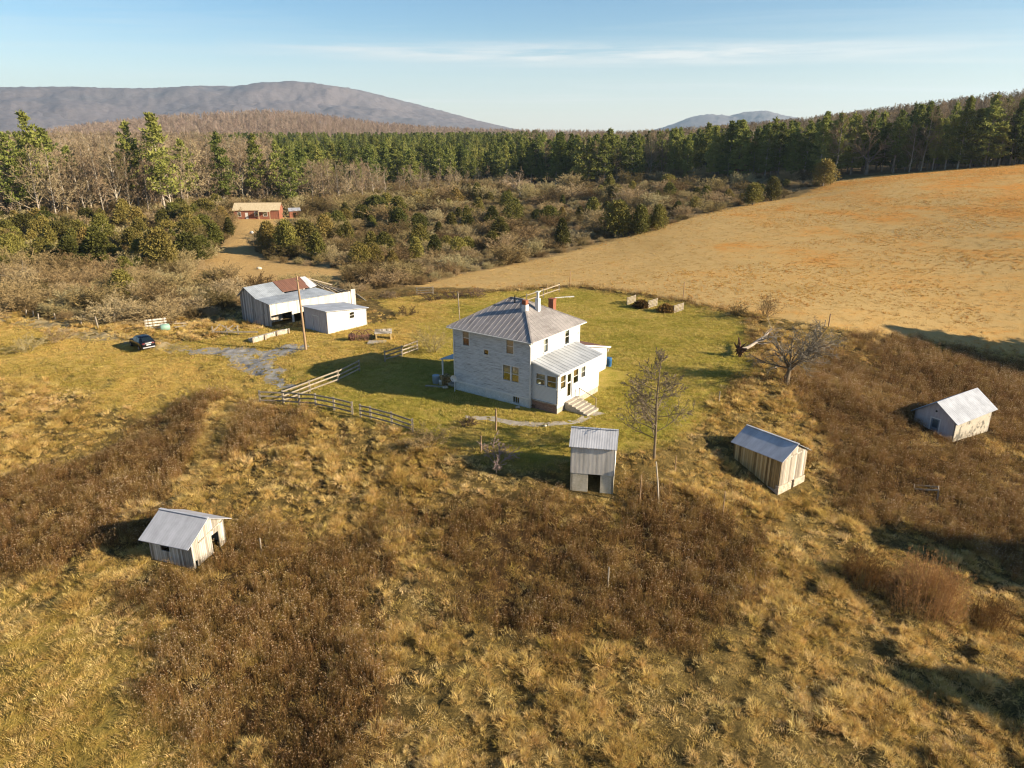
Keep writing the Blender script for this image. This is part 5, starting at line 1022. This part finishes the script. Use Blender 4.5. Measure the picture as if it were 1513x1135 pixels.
for i in range(34):
    a_ = g.uniform(0, 6.3); L = g.uniform(.5, 1.5); p = Vector((g.uniform(-.2, .25), 0, 1.0)); e = p+Vector((g.uniform(-.35, .15), math.cos(a_)*L, math.sin(a_)*L*.95)); m_.tube([p, p.lerp(e, .5)+Vector((g.uniform(-.15, .1), 0, g.uniform(-.1, .1))), e], [.15, .1, .03], 5)
m_.build('root_plate', surf('red_soil_roots', [(.3, (.04, .02, .012)), (.7, (.17, .085, .045))], 4, bmp=.05), o)
DKTW = leafy('dark_brush', [(.2, (.07, .045, .03)), (.5, (.15, .10, .065)), (.8, (.26, .19, .13))], .4, .6, .1)
for i, (u, v, px, wd, lb, mt) in enumerate(((640, 520, 44, 1.3, 'large bare brown bush behind the left wall of the farmhouse', BRUSH), (633, 662, 34, 1.9, 'pale bare shrub at the right end of the stepped board fence', BRUSH), (692, 627, 14, 1.5, 'small round bush with dead leaves on the front lawn', DKTW), (602, 466, 16, 2.0, 'low brown bush on the mown ground behind the white shed', BRUSH), (1090, 470, 22, 1.3, 'twiggy bush at the back corner of the lawn', BRUSH), (1130, 470, 30, 1.4, 'grey twiggy bush behind the uprooted tree', BRUSH),
                         (700, 440, 15, 2.4, 'dark bramble strip behind the farmhouse on the left', DKTW), (670, 441, 13, 2.2, 'dark brambles left of the bramble strip', DKTW), (640, 444, 13, 2.2, 'low brambles between gate section and farmhouse', DKTW), (575, 441, 12, 2.4, 'low dark brambles right behind the barn end', DKTW), (85, 505, 22, 1.6, 'grey bare bush at the lower side of the dirt track', BRUSH), (40, 520, 24, 1.6, 'thin grey bush near the left edge below the track', BRUSH), (790, 600, 12, 1.6, 'rusty plants against the brick base of the porch', DKTW), (818, 605, 12, 1.2, 'dry yellow plants at the porch front corner', BRUSH))):
    x, y = at(u, v); D = math.hypot(math.hypot(x, y), CAMZ-gz(x, y)); h = px*D/FPX*1.05; put_one('shrub', bush(h, h*1.5, 640+i, 13, mt, .8), x, y, 1, 0, lb, 'shrub', None, wd*.75)
SAP = plain('purple_grey_bark', (.30, .21, .19), .8)
x, y = at(735, 684); put_one('sapling', bush(2.6, 4.6, 71, 7, SAP, 1.0), x, y, 1, 0, 'many stemmed pinkish sapling on the bank edge left of the tall shed', 'sapling')
# trees on the slope out of view to the right: their shade reaches into the picture
sh = SUN_H
for i, (u, v, L, h) in enumerate(((1340, 812, 34, 1.1), (1395, 826, 36, 1.25), (1450, 838, 33, 1.3), (1500, 842, 34, 1.4), (1560, 846, 36, 1.45), (1460, 1010, 26, 1.12), (1500, 1030, 27, 1.25), (1555, 1040, 29, 1.3), (1350, 497, 42, 1.15), (1400, 503, 42, 1.25), (1450, 510, 42, 1.3), (1500, 520, 44, 1.35), (1545, 525, 44, 1.35), (1600, 530, 44, 1.4))):
    z0 = -6.5 if v > 600 else -2.2; x, y = on_plane(u, v, z0); x += sh.x*L; y += sh.y*L
    h = z0+L*math.tan(SUN_EL)*h-gz(x, y)
    put_tree('pine_tree', PINES[i % 5], x, y, h/20, i, 'pine on the slope past the right edge of the picture, shading the weeds', 'pine tree', 'pines past the right edge', 1.3)
# ------------------------------------------------------------------ scattered ground cover (countless: one object each)
def scatter(name, protos, pts, rz, scl, label, cat, tilt=.12):
    n = len(pts); me = bpy.data.meshes.new(name); me.vertices.add(n); me.vertices.foreach_set('co', np.asarray(pts, np.float32).ravel())
    rot = np.stack([RNG.normal(0, tilt, n), RNG.normal(0, tilt, n), rz], 1)
    a = me.attributes.new('rot', 'FLOAT_VECTOR', 'POINT'); a.data.foreach_set('vector', rot.astype(np.float32).ravel())
    a = me.attributes.new('scl', 'FLOAT_VECTOR', 'POINT'); a.data.foreach_set('vector', np.asarray(scl, np.float32).ravel())
    a = me.attributes.new('idx', 'INT', 'POINT'); a.data.foreach_set('value', RNG.integers(0, len(protos), n).astype(np.int32))
    col = bpy.data.collections.new(name+'_shapes')
    for k, p in enumerate(protos): col.objects.link(bpy.data.objects.new('%s_shape' % name, p))
    ng = bpy.data.node_groups.new(name, 'GeometryNodeTree'); ng.interface.new_socket('Geometry', in_out='INPUT', socket_type='NodeSocketGeometry'); ng.interface.new_socket('Geometry', in_out='OUTPUT', socket_type='NodeSocketGeometry')
    gi = ng.nodes.new('NodeGroupInput'); go = ng.nodes.new('NodeGroupOutput'); ci = ng.nodes.new('GeometryNodeCollectionInfo'); ip = ng.nodes.new('GeometryNodeInstanceOnPoints')
    ci.inputs[0].default_value = col; ci.inputs[1].default_value = True; ci.inputs[2].default_value = True; ip.inputs['Pick Instance'].default_value = True
    def na(nm, t): q = ng.nodes.new('GeometryNodeInputNamedAttribute'); q.data_type = t; q.inputs[0].default_value = nm; return q.outputs[0]
    L = ng.links.new; L(gi.outputs[0], ip.inputs['Points']); L(ci.outputs[0], ip.inputs['Instance']); L(na('idx', 'INT'), ip.inputs['Instance Index']); L(na('rot', 'FLOAT_VECTOR'), ip.inputs['Rotation']); L(na('scl', 'FLOAT_VECTOR'), ip.inputs['Scale']); L(ip.outputs[0], go.inputs[0])
    o = link(name, me); md = o.modifiers.new('scatter', 'NODES'); md.node_group = ng
    return tag(o, label, cat, kind='stuff')
def tuft(nm, mat, n, R, h, w, lean, seed, hv=.35):
    V, F = blades(n, R, h, w, lean, seed, hv=hv); return np_mesh(nm, V, F, mat)
GOLDGRASS = leafy('golden_turf_blades', [(.12, (.26, .21, .04)), (.4, (.44, .33, .08)), (.65, (.56, .40, .13)), (.9, (.60, .38, .12))], .35, .8, .35, patch=.11, hue=.012)
TUSS = [tuft('tussock', STRAW, 120, .42, [.36, .44, .30, .48][i], .024, [1.5, 1.1, 1.8, .8][i], 500+i, .5) for i in range(4)]
LAWNT = [tuft('lawn_tuft', GREENGRASS, 46, .42, .12, .026, .9, 510+i) for i in range(3)]
MEADT = [tuft('meadow_tuft', STRAW, 70, .42, .17, .022, 1.5, 520+i) for i in range(3)]
HAYT = [tuft('hay_tuft', HAY, 40, .5, .10, .035, 1.2, 530+i) for i in range(3)]
STRAWT = [tuft('straw_turf_tuft', GOLDGRASS, 46, .42, .13, .026, 1.0, 545+i) for i in range(3)]
SEDT = [tuft('sedge_tuft', SEDGE, 46, .3, [.34, .42][i], .03, .7, 540+i) for i in range(2)]
HEADS = leafy('pale_seed_heads', [(.2, (.34, .22, .11)), (.6, (.55, .42, .27)), (.9, (.66, .55, .40))], .5, .9, .3, patch=.1)
def weed(seed, h, n=11, leaves=8):
    g = random.Random(seed); V = []; F = []; heads = []
    def sl(a, b, w0, w1):
        d = (b-a).normalized(); x = d.cross(Vector((g.gauss(0, 1), g.gauss(0, 1), g.gauss(0, .3)))).normalized(); k = len(V)
        V.extend([a-x*w0, a+x*w0, b+x*w1]); F.append((k, k+1, k+2))
    for i in range(n):
        a = g.uniform(0, 6.3); q0 = math.sqrt(g.random())*.48; p = Vector((math.cos(a)*q0, math.sin(a)*q0, -.05)); hh = h*g.uniform(.75, 1.05); t = p+Vector((g.gauss(0, .09), g.gauss(0, .09), hh)); sl(p, t, .011, .005)
        for j in range(leaves):
            f = g.uniform(.3, 1); q = p.lerp(t, f); b = g.uniform(0, 6.3); L = (.17-.09*f)*g.uniform(.6, 1.2)
            e = q+Vector((math.cos(b)*L, math.sin(b)*L, L*g.uniform(-.2, 1.1))); sl(q, e, .006, .004); e2 = e+Vector((g.gauss(0, .03), g.gauss(0, .03), g.gauss(.02, .03))); sl(e, e2, .017, .01)
        if g.random() < .45:
            for m in range(3): heads.append(len(F)); sl(t, t+Vector((g.gauss(0, .035), g.gauss(0, .035), g.gauss(.04, .03))), .02, .012)
    hs = set(heads); return np_mesh('weed', np.array([tuple(v) for v in V]), np.array(F), [WEEDM, HEADS], [1 if i in hs else 0 for i in range(len(F))])
WEEDS = [weed(550+i, [1.0, 1.15, .85, 1.2, 1.05][i]) for i in range(5)]
def pts_in(n, x0, x1, y0, y1):
    x = RNG.uniform(x0, x1, n); y = RNG.uniform(y0, y1, n); k = np.abs(x) < y*.86+16; return x[k], y[k]
def emit(name, protos, x, y, s, sz, label, cat, tilt=.12):
    z = gza(x, y); scatter(name, protos, np.stack([x, y, z], 1), RNG.uniform(0, 6.28, len(x)), np.stack([s, s, s*sz], 1), label, cat, tilt)
def weed_clump(h, w, n, seed, mats):
    g = np.random.default_rng(seed); V = []; F = []; M = []; k = 0
    for i in range(n):
        p = WEEDS[i % 5]; v = np.empty(len(p.vertices)*3, np.float32); p.vertices.foreach_get('co', v); v = v.reshape(-1, 3).copy(); f = np.empty(len(p.polygons)*3, np.int32); p.loops.foreach_get('vertex_index', f); mi = np.empty(len(p.polygons), np.int32); p.polygons.foreach_get('material_index', mi)
        a = g.uniform(0, 6.3); r = math.sqrt(g.random()); c, s_ = math.cos(a*3), math.sin(a*3); hh = h*(1-.55*r**2)*g.uniform(.8, 1.1)
        v = np.stack([v[:, 0]*c-v[:, 1]*s_+r*w/2*math.cos(a), v[:, 0]*s_+v[:, 1]*c+r*w/2*math.sin(a), v[:, 2]*hh], 1); v[:, 0] += v[:, 2]*r*math.cos(a)*.25; v[:, 1] += v[:, 2]*r*math.sin(a)*.25
        V.append(v); F.append(f.reshape(-1, 3)+k); M.append(mi); k += len(v)
    return np_mesh('weed_clump', np.concatenate(V), np.concatenate(F), mats, np.concatenate(M))
for u, v, h, w, n, lb in ((1360, 895, 3.4, 5.2, 90, 'big rounded brown weed clump at the edge of the right-hand shade'), (1275, 862, 2.6, 2.4, 40, 'upright straw coloured clump left of the big weed clump'), (1462, 925, 2.2, 2.4, 34, 'smaller tan weed clump right of the big weed clump')):
    put_one('weed_clump', weed_clump(h, w, n, int(u), [WEEDM, WEEDM]), *at(u, v), 1, 0, lb, 'weed clump')
BLD = [(H, -.3, -.3, HL+3.2, 15.8), (B, -.3, -.3, 15.5, 7), (G, -.2, -.2, 7, 5.2), (T, -.4, -.75, 4.1, 2.9), (S, -.2, -.7, 5.7, 4.2), (R_, 0, -.4, 5.1, 7.9), (K, .1, -.3, 4.5, 3.9)]
def on_ruts(x, y, g=0):
    k = np.zeros(len(x), bool)
    for a, b, w in TRACKS:
        a = np.array(a); b = np.array(b); d = b-a; t = np.clip(((x-a[0])*d[0]+(y-a[1])*d[1])/(d@d), 0, 1); k |= np.hypot(x-a[0]-d[0]*t, y-a[1]-d[1]*t) < w+g
    return k
def clear_of(x, y, ruts=True):
    k = np.ones(len(x), bool)
    for o, x0, y0, x1, y1 in BLD:
        c, s = math.cos(-o.rotation_euler.z), math.sin(-o.rotation_euler.z); dx = x-o.location.x; dy = y-o.location.y; a = dx*c-dy*s; b = dx*s+dy*c
        k &= ~((a > x0) & (a < x1) & (b > y0) & (b < y1))
    for P, q in zip(HARD, (.2, .35, .12)): k &= ~(inside(P, x, y) & (RNG.uniform(0, 1, len(x)) > q))
    if ruts: k &= ~on_ruts(x, y)
    return k
def grab(n, x0, x1, y0, y1, f):
    x, y = pts_in(n, x0, x1, y0, y1); L = cover(x, y); d = fbm(x*.22, y*.22, 41, 4); k = (RNG.uniform(0, 1, len(x)) < f(L, d)) & clear_of(x, y); return x[k], y[k], d[k]
other = lambda L: np.clip(1-L[0]-L[1]-L[3]-L[4], 0, 1)
# tall tan tussocks on the banks
x, y, d = grab(185000, -105, 120, 15, 105, lambda L, d: other(L)*(1-.93*L[2])*np.clip((d-.34)*3.6, .08, 1))
lump = fbm(x*.95, y*.95, 43, 3)
emit('dry_grass', TUSS, x, y, RNG.uniform(.4, .82, len(x))*np.clip(.15+1.7*(lump-.12), .12, 1.4)*(.7+.6*d), RNG.uniform(.7, 1.15, len(x)), 'tall tan grass in tussocks over the banks around the farmhouse', 'grass', .2)
x, y, d = grab(190000, -105, 130, 15, 105, lambda L, d: np.clip(L[2]*1.15, 0, 1)*np.clip((d-.30)*5+.5, .35, 1)+.05*other(L)*(d > .5))
emit('dead_weeds', WEEDS, x, y, RNG.uniform(.6, .95, len(x)), RNG.uniform(.85, 1.1, len(x))*(.75+.55*d), 'dark brown dead weed stalks standing thick below the house', 'weeds', .1)
x, y, d = grab(60000, -70, 70, 15, 75, lambda L, d: L[3]*.9+.4*other(L))
x2, y2 = pts_in(60000, -50, 0, 25, 75); k2 = on_ruts(x2, y2, .0); x = np.concatenate([x, x2[k2]]); y = np.concatenate([y, y2[k2]])
emit('meadow_grass', MEADT, x, y, RNG.uniform(.6, 1.2, len(x)), RNG.uniform(.7, 1.2, len(x)), 'short matted olive and straw grass along the bottom of the slope', 'grass', .15)
x, y, d = grab(120000, -85, 50, 45, 130, lambda L, d: .9*L[0])
emit('lawn_grass', LAWNT, x, y, RNG.uniform(.6, 1.3, len(x)), RNG.uniform(.6, 1.5, len(x)), 'short yellow green lawn grass around the farmhouse', 'grass')
x, y, d = grab(90000, -25, 300, 90, 300, lambda L, d: L[1]*np.clip(.25+d, 0, 1)*.85)
emit('hay_stubble', HAYT, x, y, RNG.uniform(.7, 1.5, len(x)), RNG.uniform(.6, 1.4, len(x)), 'pale cut hay stubble over the rising field', 'grass')
x, y = pts_in(200000, -20, 300, 85, 300); L = cover(x, y); d = fbm(x*.045+3, y*.09, 77, 4); e = fbm(x*.3, y*.3, 78, 3)
dd = np.clip((d-.45)*5, 0, 1)*np.clip((e-.2)*2.4, 0, 1)*np.clip(.3+x/100, .1, 1)*np.clip(1.5-y/190, .15, 1); k = RNG.uniform(0, 1, len(x)) < L[1]*dd
emit('broomsedge', SEDT, x[k], y[k], RNG.uniform(.3, .65, k.sum()), RNG.uniform(.7, 1.2, k.sum()), 'orange broomsedge in streaks across the hay field', 'grass')
x, y, d = grab(120000, -95, 30, 45, 130, lambda L, d: .85*L[4])
emit('straw_turf', STRAWT, x, y, RNG.uniform(.6, 1.3, len(x)), RNG.uniform(.6, 1.5, len(x)), 'short golden turf on the open ground round the drive', 'grass')
# scruffy strip along the wire fence between lawn and field
line = [at(u, v) for u, v in ((500, 444), (560, 440), (640, 434), (745, 431), (760, 428), (860, 425), (1010, 447), (1108, 470), (1125, 545), (1072, 590))]
xs = []; ys = []
for (a, b), (c_, d_) in zip(line, line[1:]):
    n = int(math.hypot(c_-a, d_-b)*7); t = RNG.uniform(0, 1, n); xs.append(a+(c_-a)*t+RNG.normal(0, .55, n)); ys.append(b+(d_-b)*t+RNG.normal(0, .8, n))
xs = np.concatenate(xs); ys = np.concatenate(ys)
emit('fence_line_weeds', WEEDS+TUSS[:1], xs, ys, RNG.uniform(.5, 1.0, len(xs)), RNG.uniform(.5, .95, len(xs)), 'scruffy brown weeds along the wire fence behind the lawn', 'weeds')
# ------------------------------------------------------------------ far woods, hills, air
FARB = [bare_tree(17, 800+i, .4, .12, 1.0, 3.5) for i in range(3)]
FARP = [pine(17, 810+i, .12, .27, 9) for i in range(3)]
def joined(tr, cr, nm):
    bm = bpy.data.meshes.new(nm); v1 = np.empty(len(tr.vertices)*3, np.float32); tr.vertices.foreach_get('co', v1); v2 = np.empty(len(cr.vertices)*3, np.float32); cr.vertices.foreach_get('co', v2)
    n1 = len(tr.vertices); fs = [tuple(p.vertices) for p in tr.polygons]+[tuple(n1+i for i in p.vertices) for p in cr.polygons]
    bm.from_pydata(np.concatenate([v1, v2]).reshape(-1, 3).tolist(), [], fs); bm.materials.append(tr.materials[0]); bm.materials.append(cr.materials[0])
    bm.polygons.foreach_set('material_index', [0]*len(tr.polygons)+[1]*len(cr.polygons)); bm.update(); return bm
FARTWIG = leafy('far_twigs', [(.2, (.22, .16, .115)), (.5, (.34, .26, .195)), (.8, (.45, .35, .27))], .5, .3, .1)
HBT = [joined(*bare_tree(17, 830+i, .4, .12, 1.0, 3.5, mat=FARTWIG, bark=FARTWIG), 'hill_tree') for i in range(3)]
FB = [joined(a, b, 'far_bare_tree') for a, b in FARB]; FP = [joined(a, b, 'far_pine_tree') for a, b in FARP]
def wood(name, protos, x, y, s, label, z=None, sz=None):
    z = gza(x, y) if z is None else z
    scatter(name, protos, np.stack([x, y, z-.3], 1), RNG.uniform(0, 6.28, len(x)), np.stack([s, s, s*(1 if sz is None else sz)], 1), label, 'woods', .04)
def ring(n, a0, a1, d0, d1):
    a = RNG.uniform(a0, a1, n); d = np.sqrt(RNG.uniform(d0**2, d1**2, n)); return d*np.sin(a), d*np.cos(a)
az = lambda u: math.atan2((u-756.5)/FPX, math.cos(PITCH))
mid = lambda x, y: (np.arctan2(x, y) > az(440)) & (np.arctan2(x, y) < az(770)) & (np.hypot(x, y) < 700)
x, y = ring(3800, az(-250), az(800), 345, 900); f = fbm(x*.006, y*.006, 61, 3)+.3*mid(x, y)
x2, y2 = ring(420, az(-250), az(440), 285, 350); x = np.concatenate([x, x2]); y = np.concatenate([y, y2]); f = np.concatenate([f, np.zeros(len(x2))])
wood('far_bare_wood', FB, x[f < .55], y[f < .55], RNG.uniform(.7, 1.15, (f < .55).sum()), 'bare brown woods filling the flat valley beyond the pine belt')
x, y = ring(2600, az(-250), az(800), 370, 1000); f = fbm(x*.006, y*.006, 61, 3)+.3*mid(x, y); k = f > .5
wood('far_pine_wood', FP, x[k], y[k], RNG.uniform(.7, 1.1, k.sum()), 'green pine woods mixed through the valley beyond the bare trees')
x, y = ring(5200, az(760), az(1800), 300, 950); r = np.hypot(x, y); ua = np.arctan2(x, y); lim = np.interp(ua, [az(760), az(1000), az(1250), az(1513), az(1800)], [395, 375, 335, 325, 325]); k = r > lim
wood('hill_bare_wood', FB, x[k], y[k], RNG.uniform(.55, .9, k.sum()), 'bare grey brown woods on the hill above the pine rows')
x, y = ring(1500, az(740), az(1800), 300, 620); r = np.hypot(x, y); ua = np.arctan2(x, y); lim = np.interp(ua, [az(740), az(1000), az(1250), az(1513), az(1800)], [385, 365, 325, 315, 315]); k = (r > lim) & (r < lim+70)
wood('hill_pine_wood', FP, x[k], y[k], RNG.uniform(.8, 1.2, k.sum()), 'pines massed behind the front pine rows')
# low thicket between the single bushes
x, y = ring(9000, az(-250), az(1260), 105, 330); k = inside(VALLEY, x, y) & ~inside(CLEAR, x, y) & ~inside(FIELD, x, y)
wood('brush_thicket', SHRUBS, x[k], y[k], RNG.uniform(.4, .85, k.sum()), 'low tangled brush filling the valley between the bushes and cedars')
bpy.data.objects['brush_thicket']['category'] = 'thicket'
x, y = ring(2600, az(-250), az(745), 218, 345); ua = np.arctan2(x, y); lim = np.interp(ua, [az(-250), az(100), az(330), az(440), az(600), az(745)], [225, 222, 262, 262, 275, 330]); k = (np.hypot(x, y) > lim) & ~inside(CLEAR, x, y) & (np.hypot(x-bpy.data.objects['red_farmhouse'].location.x-7, y-bpy.data.objects['red_farmhouse'].location.y) > 14)
wood('wood_understory', SHRUBS, x[k], y[k], RNG.uniform(.9, 2.3, k.sum()), 'brown twiggy understory between the trunks of the bare woods')
# mid hill and mountains as real ranges
def range_mesh(name, prof, D, depth, spur, mat, label, seed, nu=240, nv=60, dz=0, fine=0, nf=20):
    us = np.linspace(prof[0][0], prof[-1][0], nu); vs_ = np.interp(us, [p[0] for p in prof], [p[1] for p in prof])
    dirs = np.array([ray(u, v) for u, v in zip(us, vs_)]); hd = np.hypot(dirs[:, 0], dirs[:, 1]); top = CAMZ+dirs[:, 2]/hd*D-dz
    V = []
    for j in range(nv):
        t = j/(nv-1)*2-1; dist = D+t*depth
        x = dirs[:, 0]/hd*dist; y = dirs[:, 1]/hd*dist
        pr = np.cos(np.abs(t)*PI/2)**1.15
        sp = (fbm(x/spur, y/spur, seed, 5)-.5)*2
        h = np.maximum(top, 0)*np.clip(pr+sp*.34*np.sin(np.abs(t)*PI)*(pr > .02), -.05, .96+.04*(1-abs(t)))
        h = np.minimum(h, (CAMZ+dirs[:, 2]/hd*dist-dz)*(.985 if t < -.02 else 1))
        if fine: h = h+(vnoise(x/nf, y/nf, seed+3)-.5)*fine
        V.append(np.stack([x, y, h-8*(abs(t) > .98)], 1))
    V = np.concatenate(V); i = (np.arange(nv-1)[:, None]*nu+np.arange(nu-1)[None]).ravel(); F = np.stack([i, i+1, i+1+nu, i+nu], 1)
    return tag(link(name, np_mesh(name, V, F, mat, smooth=True)), label, 'hill', kind='structure')
MTN = surf('wooded_mountain', [(.3, (.085, .09, .10)), (.45, (.125, .112, .118)), (.7, (.155, .13, .13))], .0012, (1, 1, 2.5), fine=(.03, (1, 1, .4), .35), bmp=4)
HILLM = surf('wooded_hill', [(.35, (.13, .09, .06)), (.65, (.21, .15, .105))], .02)
range_mesh('mountain', [(-420, 150), (-200, 133), (0, 129), (100, 128), (200, 131), (290, 127), (345, 128), (385, 122), (440, 120), (480, 125), (520, 131), (560, 140), (600, 150), (650, 163), (700, 177), (750, 189), (800, 199), (860, 206)], 6500, 2400, 700, MTN, 'long wooded mountain ridge on the left horizon', 51, 420, 90, fine=12, nf=30)
range_mesh('mountain', [(-420, 171), (-200, 166), (0, 163), (110, 168), (230, 160), (350, 152), (450, 150), (530, 156), (600, 167), (680, 182), (750, 195), (830, 206)], 5200, 1150, 420, MTN, 'lower wooded spurs in front of the long mountain ridge', 57, 360, 70, fine=12, nf=30)
range_mesh('mountain', [(930, 203), (985, 187), (1020, 174), (1045, 169), (1080, 171), (1100, 166), (1130, 164), (1160, 171), (1200, 180), (1280, 190), (1400, 203)], 8500, 2200, 900, MTN, 'small distant blue mountain above the pine row', 52, 160, 60, fine=22, nf=30)
HPROF = [(-250, 222), (40, 211), (100, 203), (170, 194), (250, 184), (330, 178), (400, 176), (470, 182), (540, 192), (620, 200), (700, 204), (800, 206), (900, 207)]
hill = range_mesh('hill', HPROF, 1500, 560, 260, HILLM, 'low wooded hill before the mountain', 53, 200, 60)
hv = np.empty(len(hill.data.vertices)*3); hill.data.vertices.foreach_get('co', hv); hv = hv.reshape(60, 200, 3)
j = RNG.uniform(4, 34, 6500); i = RNG.uniform(0, 198.9, 6500); j0 = j.astype(int); i0 = i.astype(int); fj = (j-j0)[:, None]; fi = (i-i0)[:, None]
pt = (hv[j0, i0]*(1-fi)+hv[j0, i0+1]*fi)*(1-fj)+(hv[j0+1, i0]*(1-fi)+hv[j0+1, i0+1]*fi)*fj
wood('mid_hill_wood', HBT, pt[:, 0], pt[:, 1], RNG.uniform(.75, 1.2, 6500), 'bare pinkish brown woods covering the low hill before the mountain', pt[:, 2])
# air
hz = MB(); hz.box(-11400, -1700, -40, 11400, 11200, 640); m = bpy.data.materials.new('haze_air'); m.use_nodes = True; nt = m.node_tree; nt.nodes.clear()
out = nt.nodes.new('ShaderNodeOutputMaterial'); pv = nt.nodes.new('ShaderNodeVolumePrincipled'); pv.inputs['Color'].default_value = (.60, .79, 1, 1); pv.inputs['Density'].default_value = HAZE; pv.inputs['Anisotropy'].default_value = .2
nt.links.new(pv.outputs[0], out.inputs['Volume']); tag(hz.build('haze', m), 'thin blue air between camera and mountains', 'haze', kind='stuff')
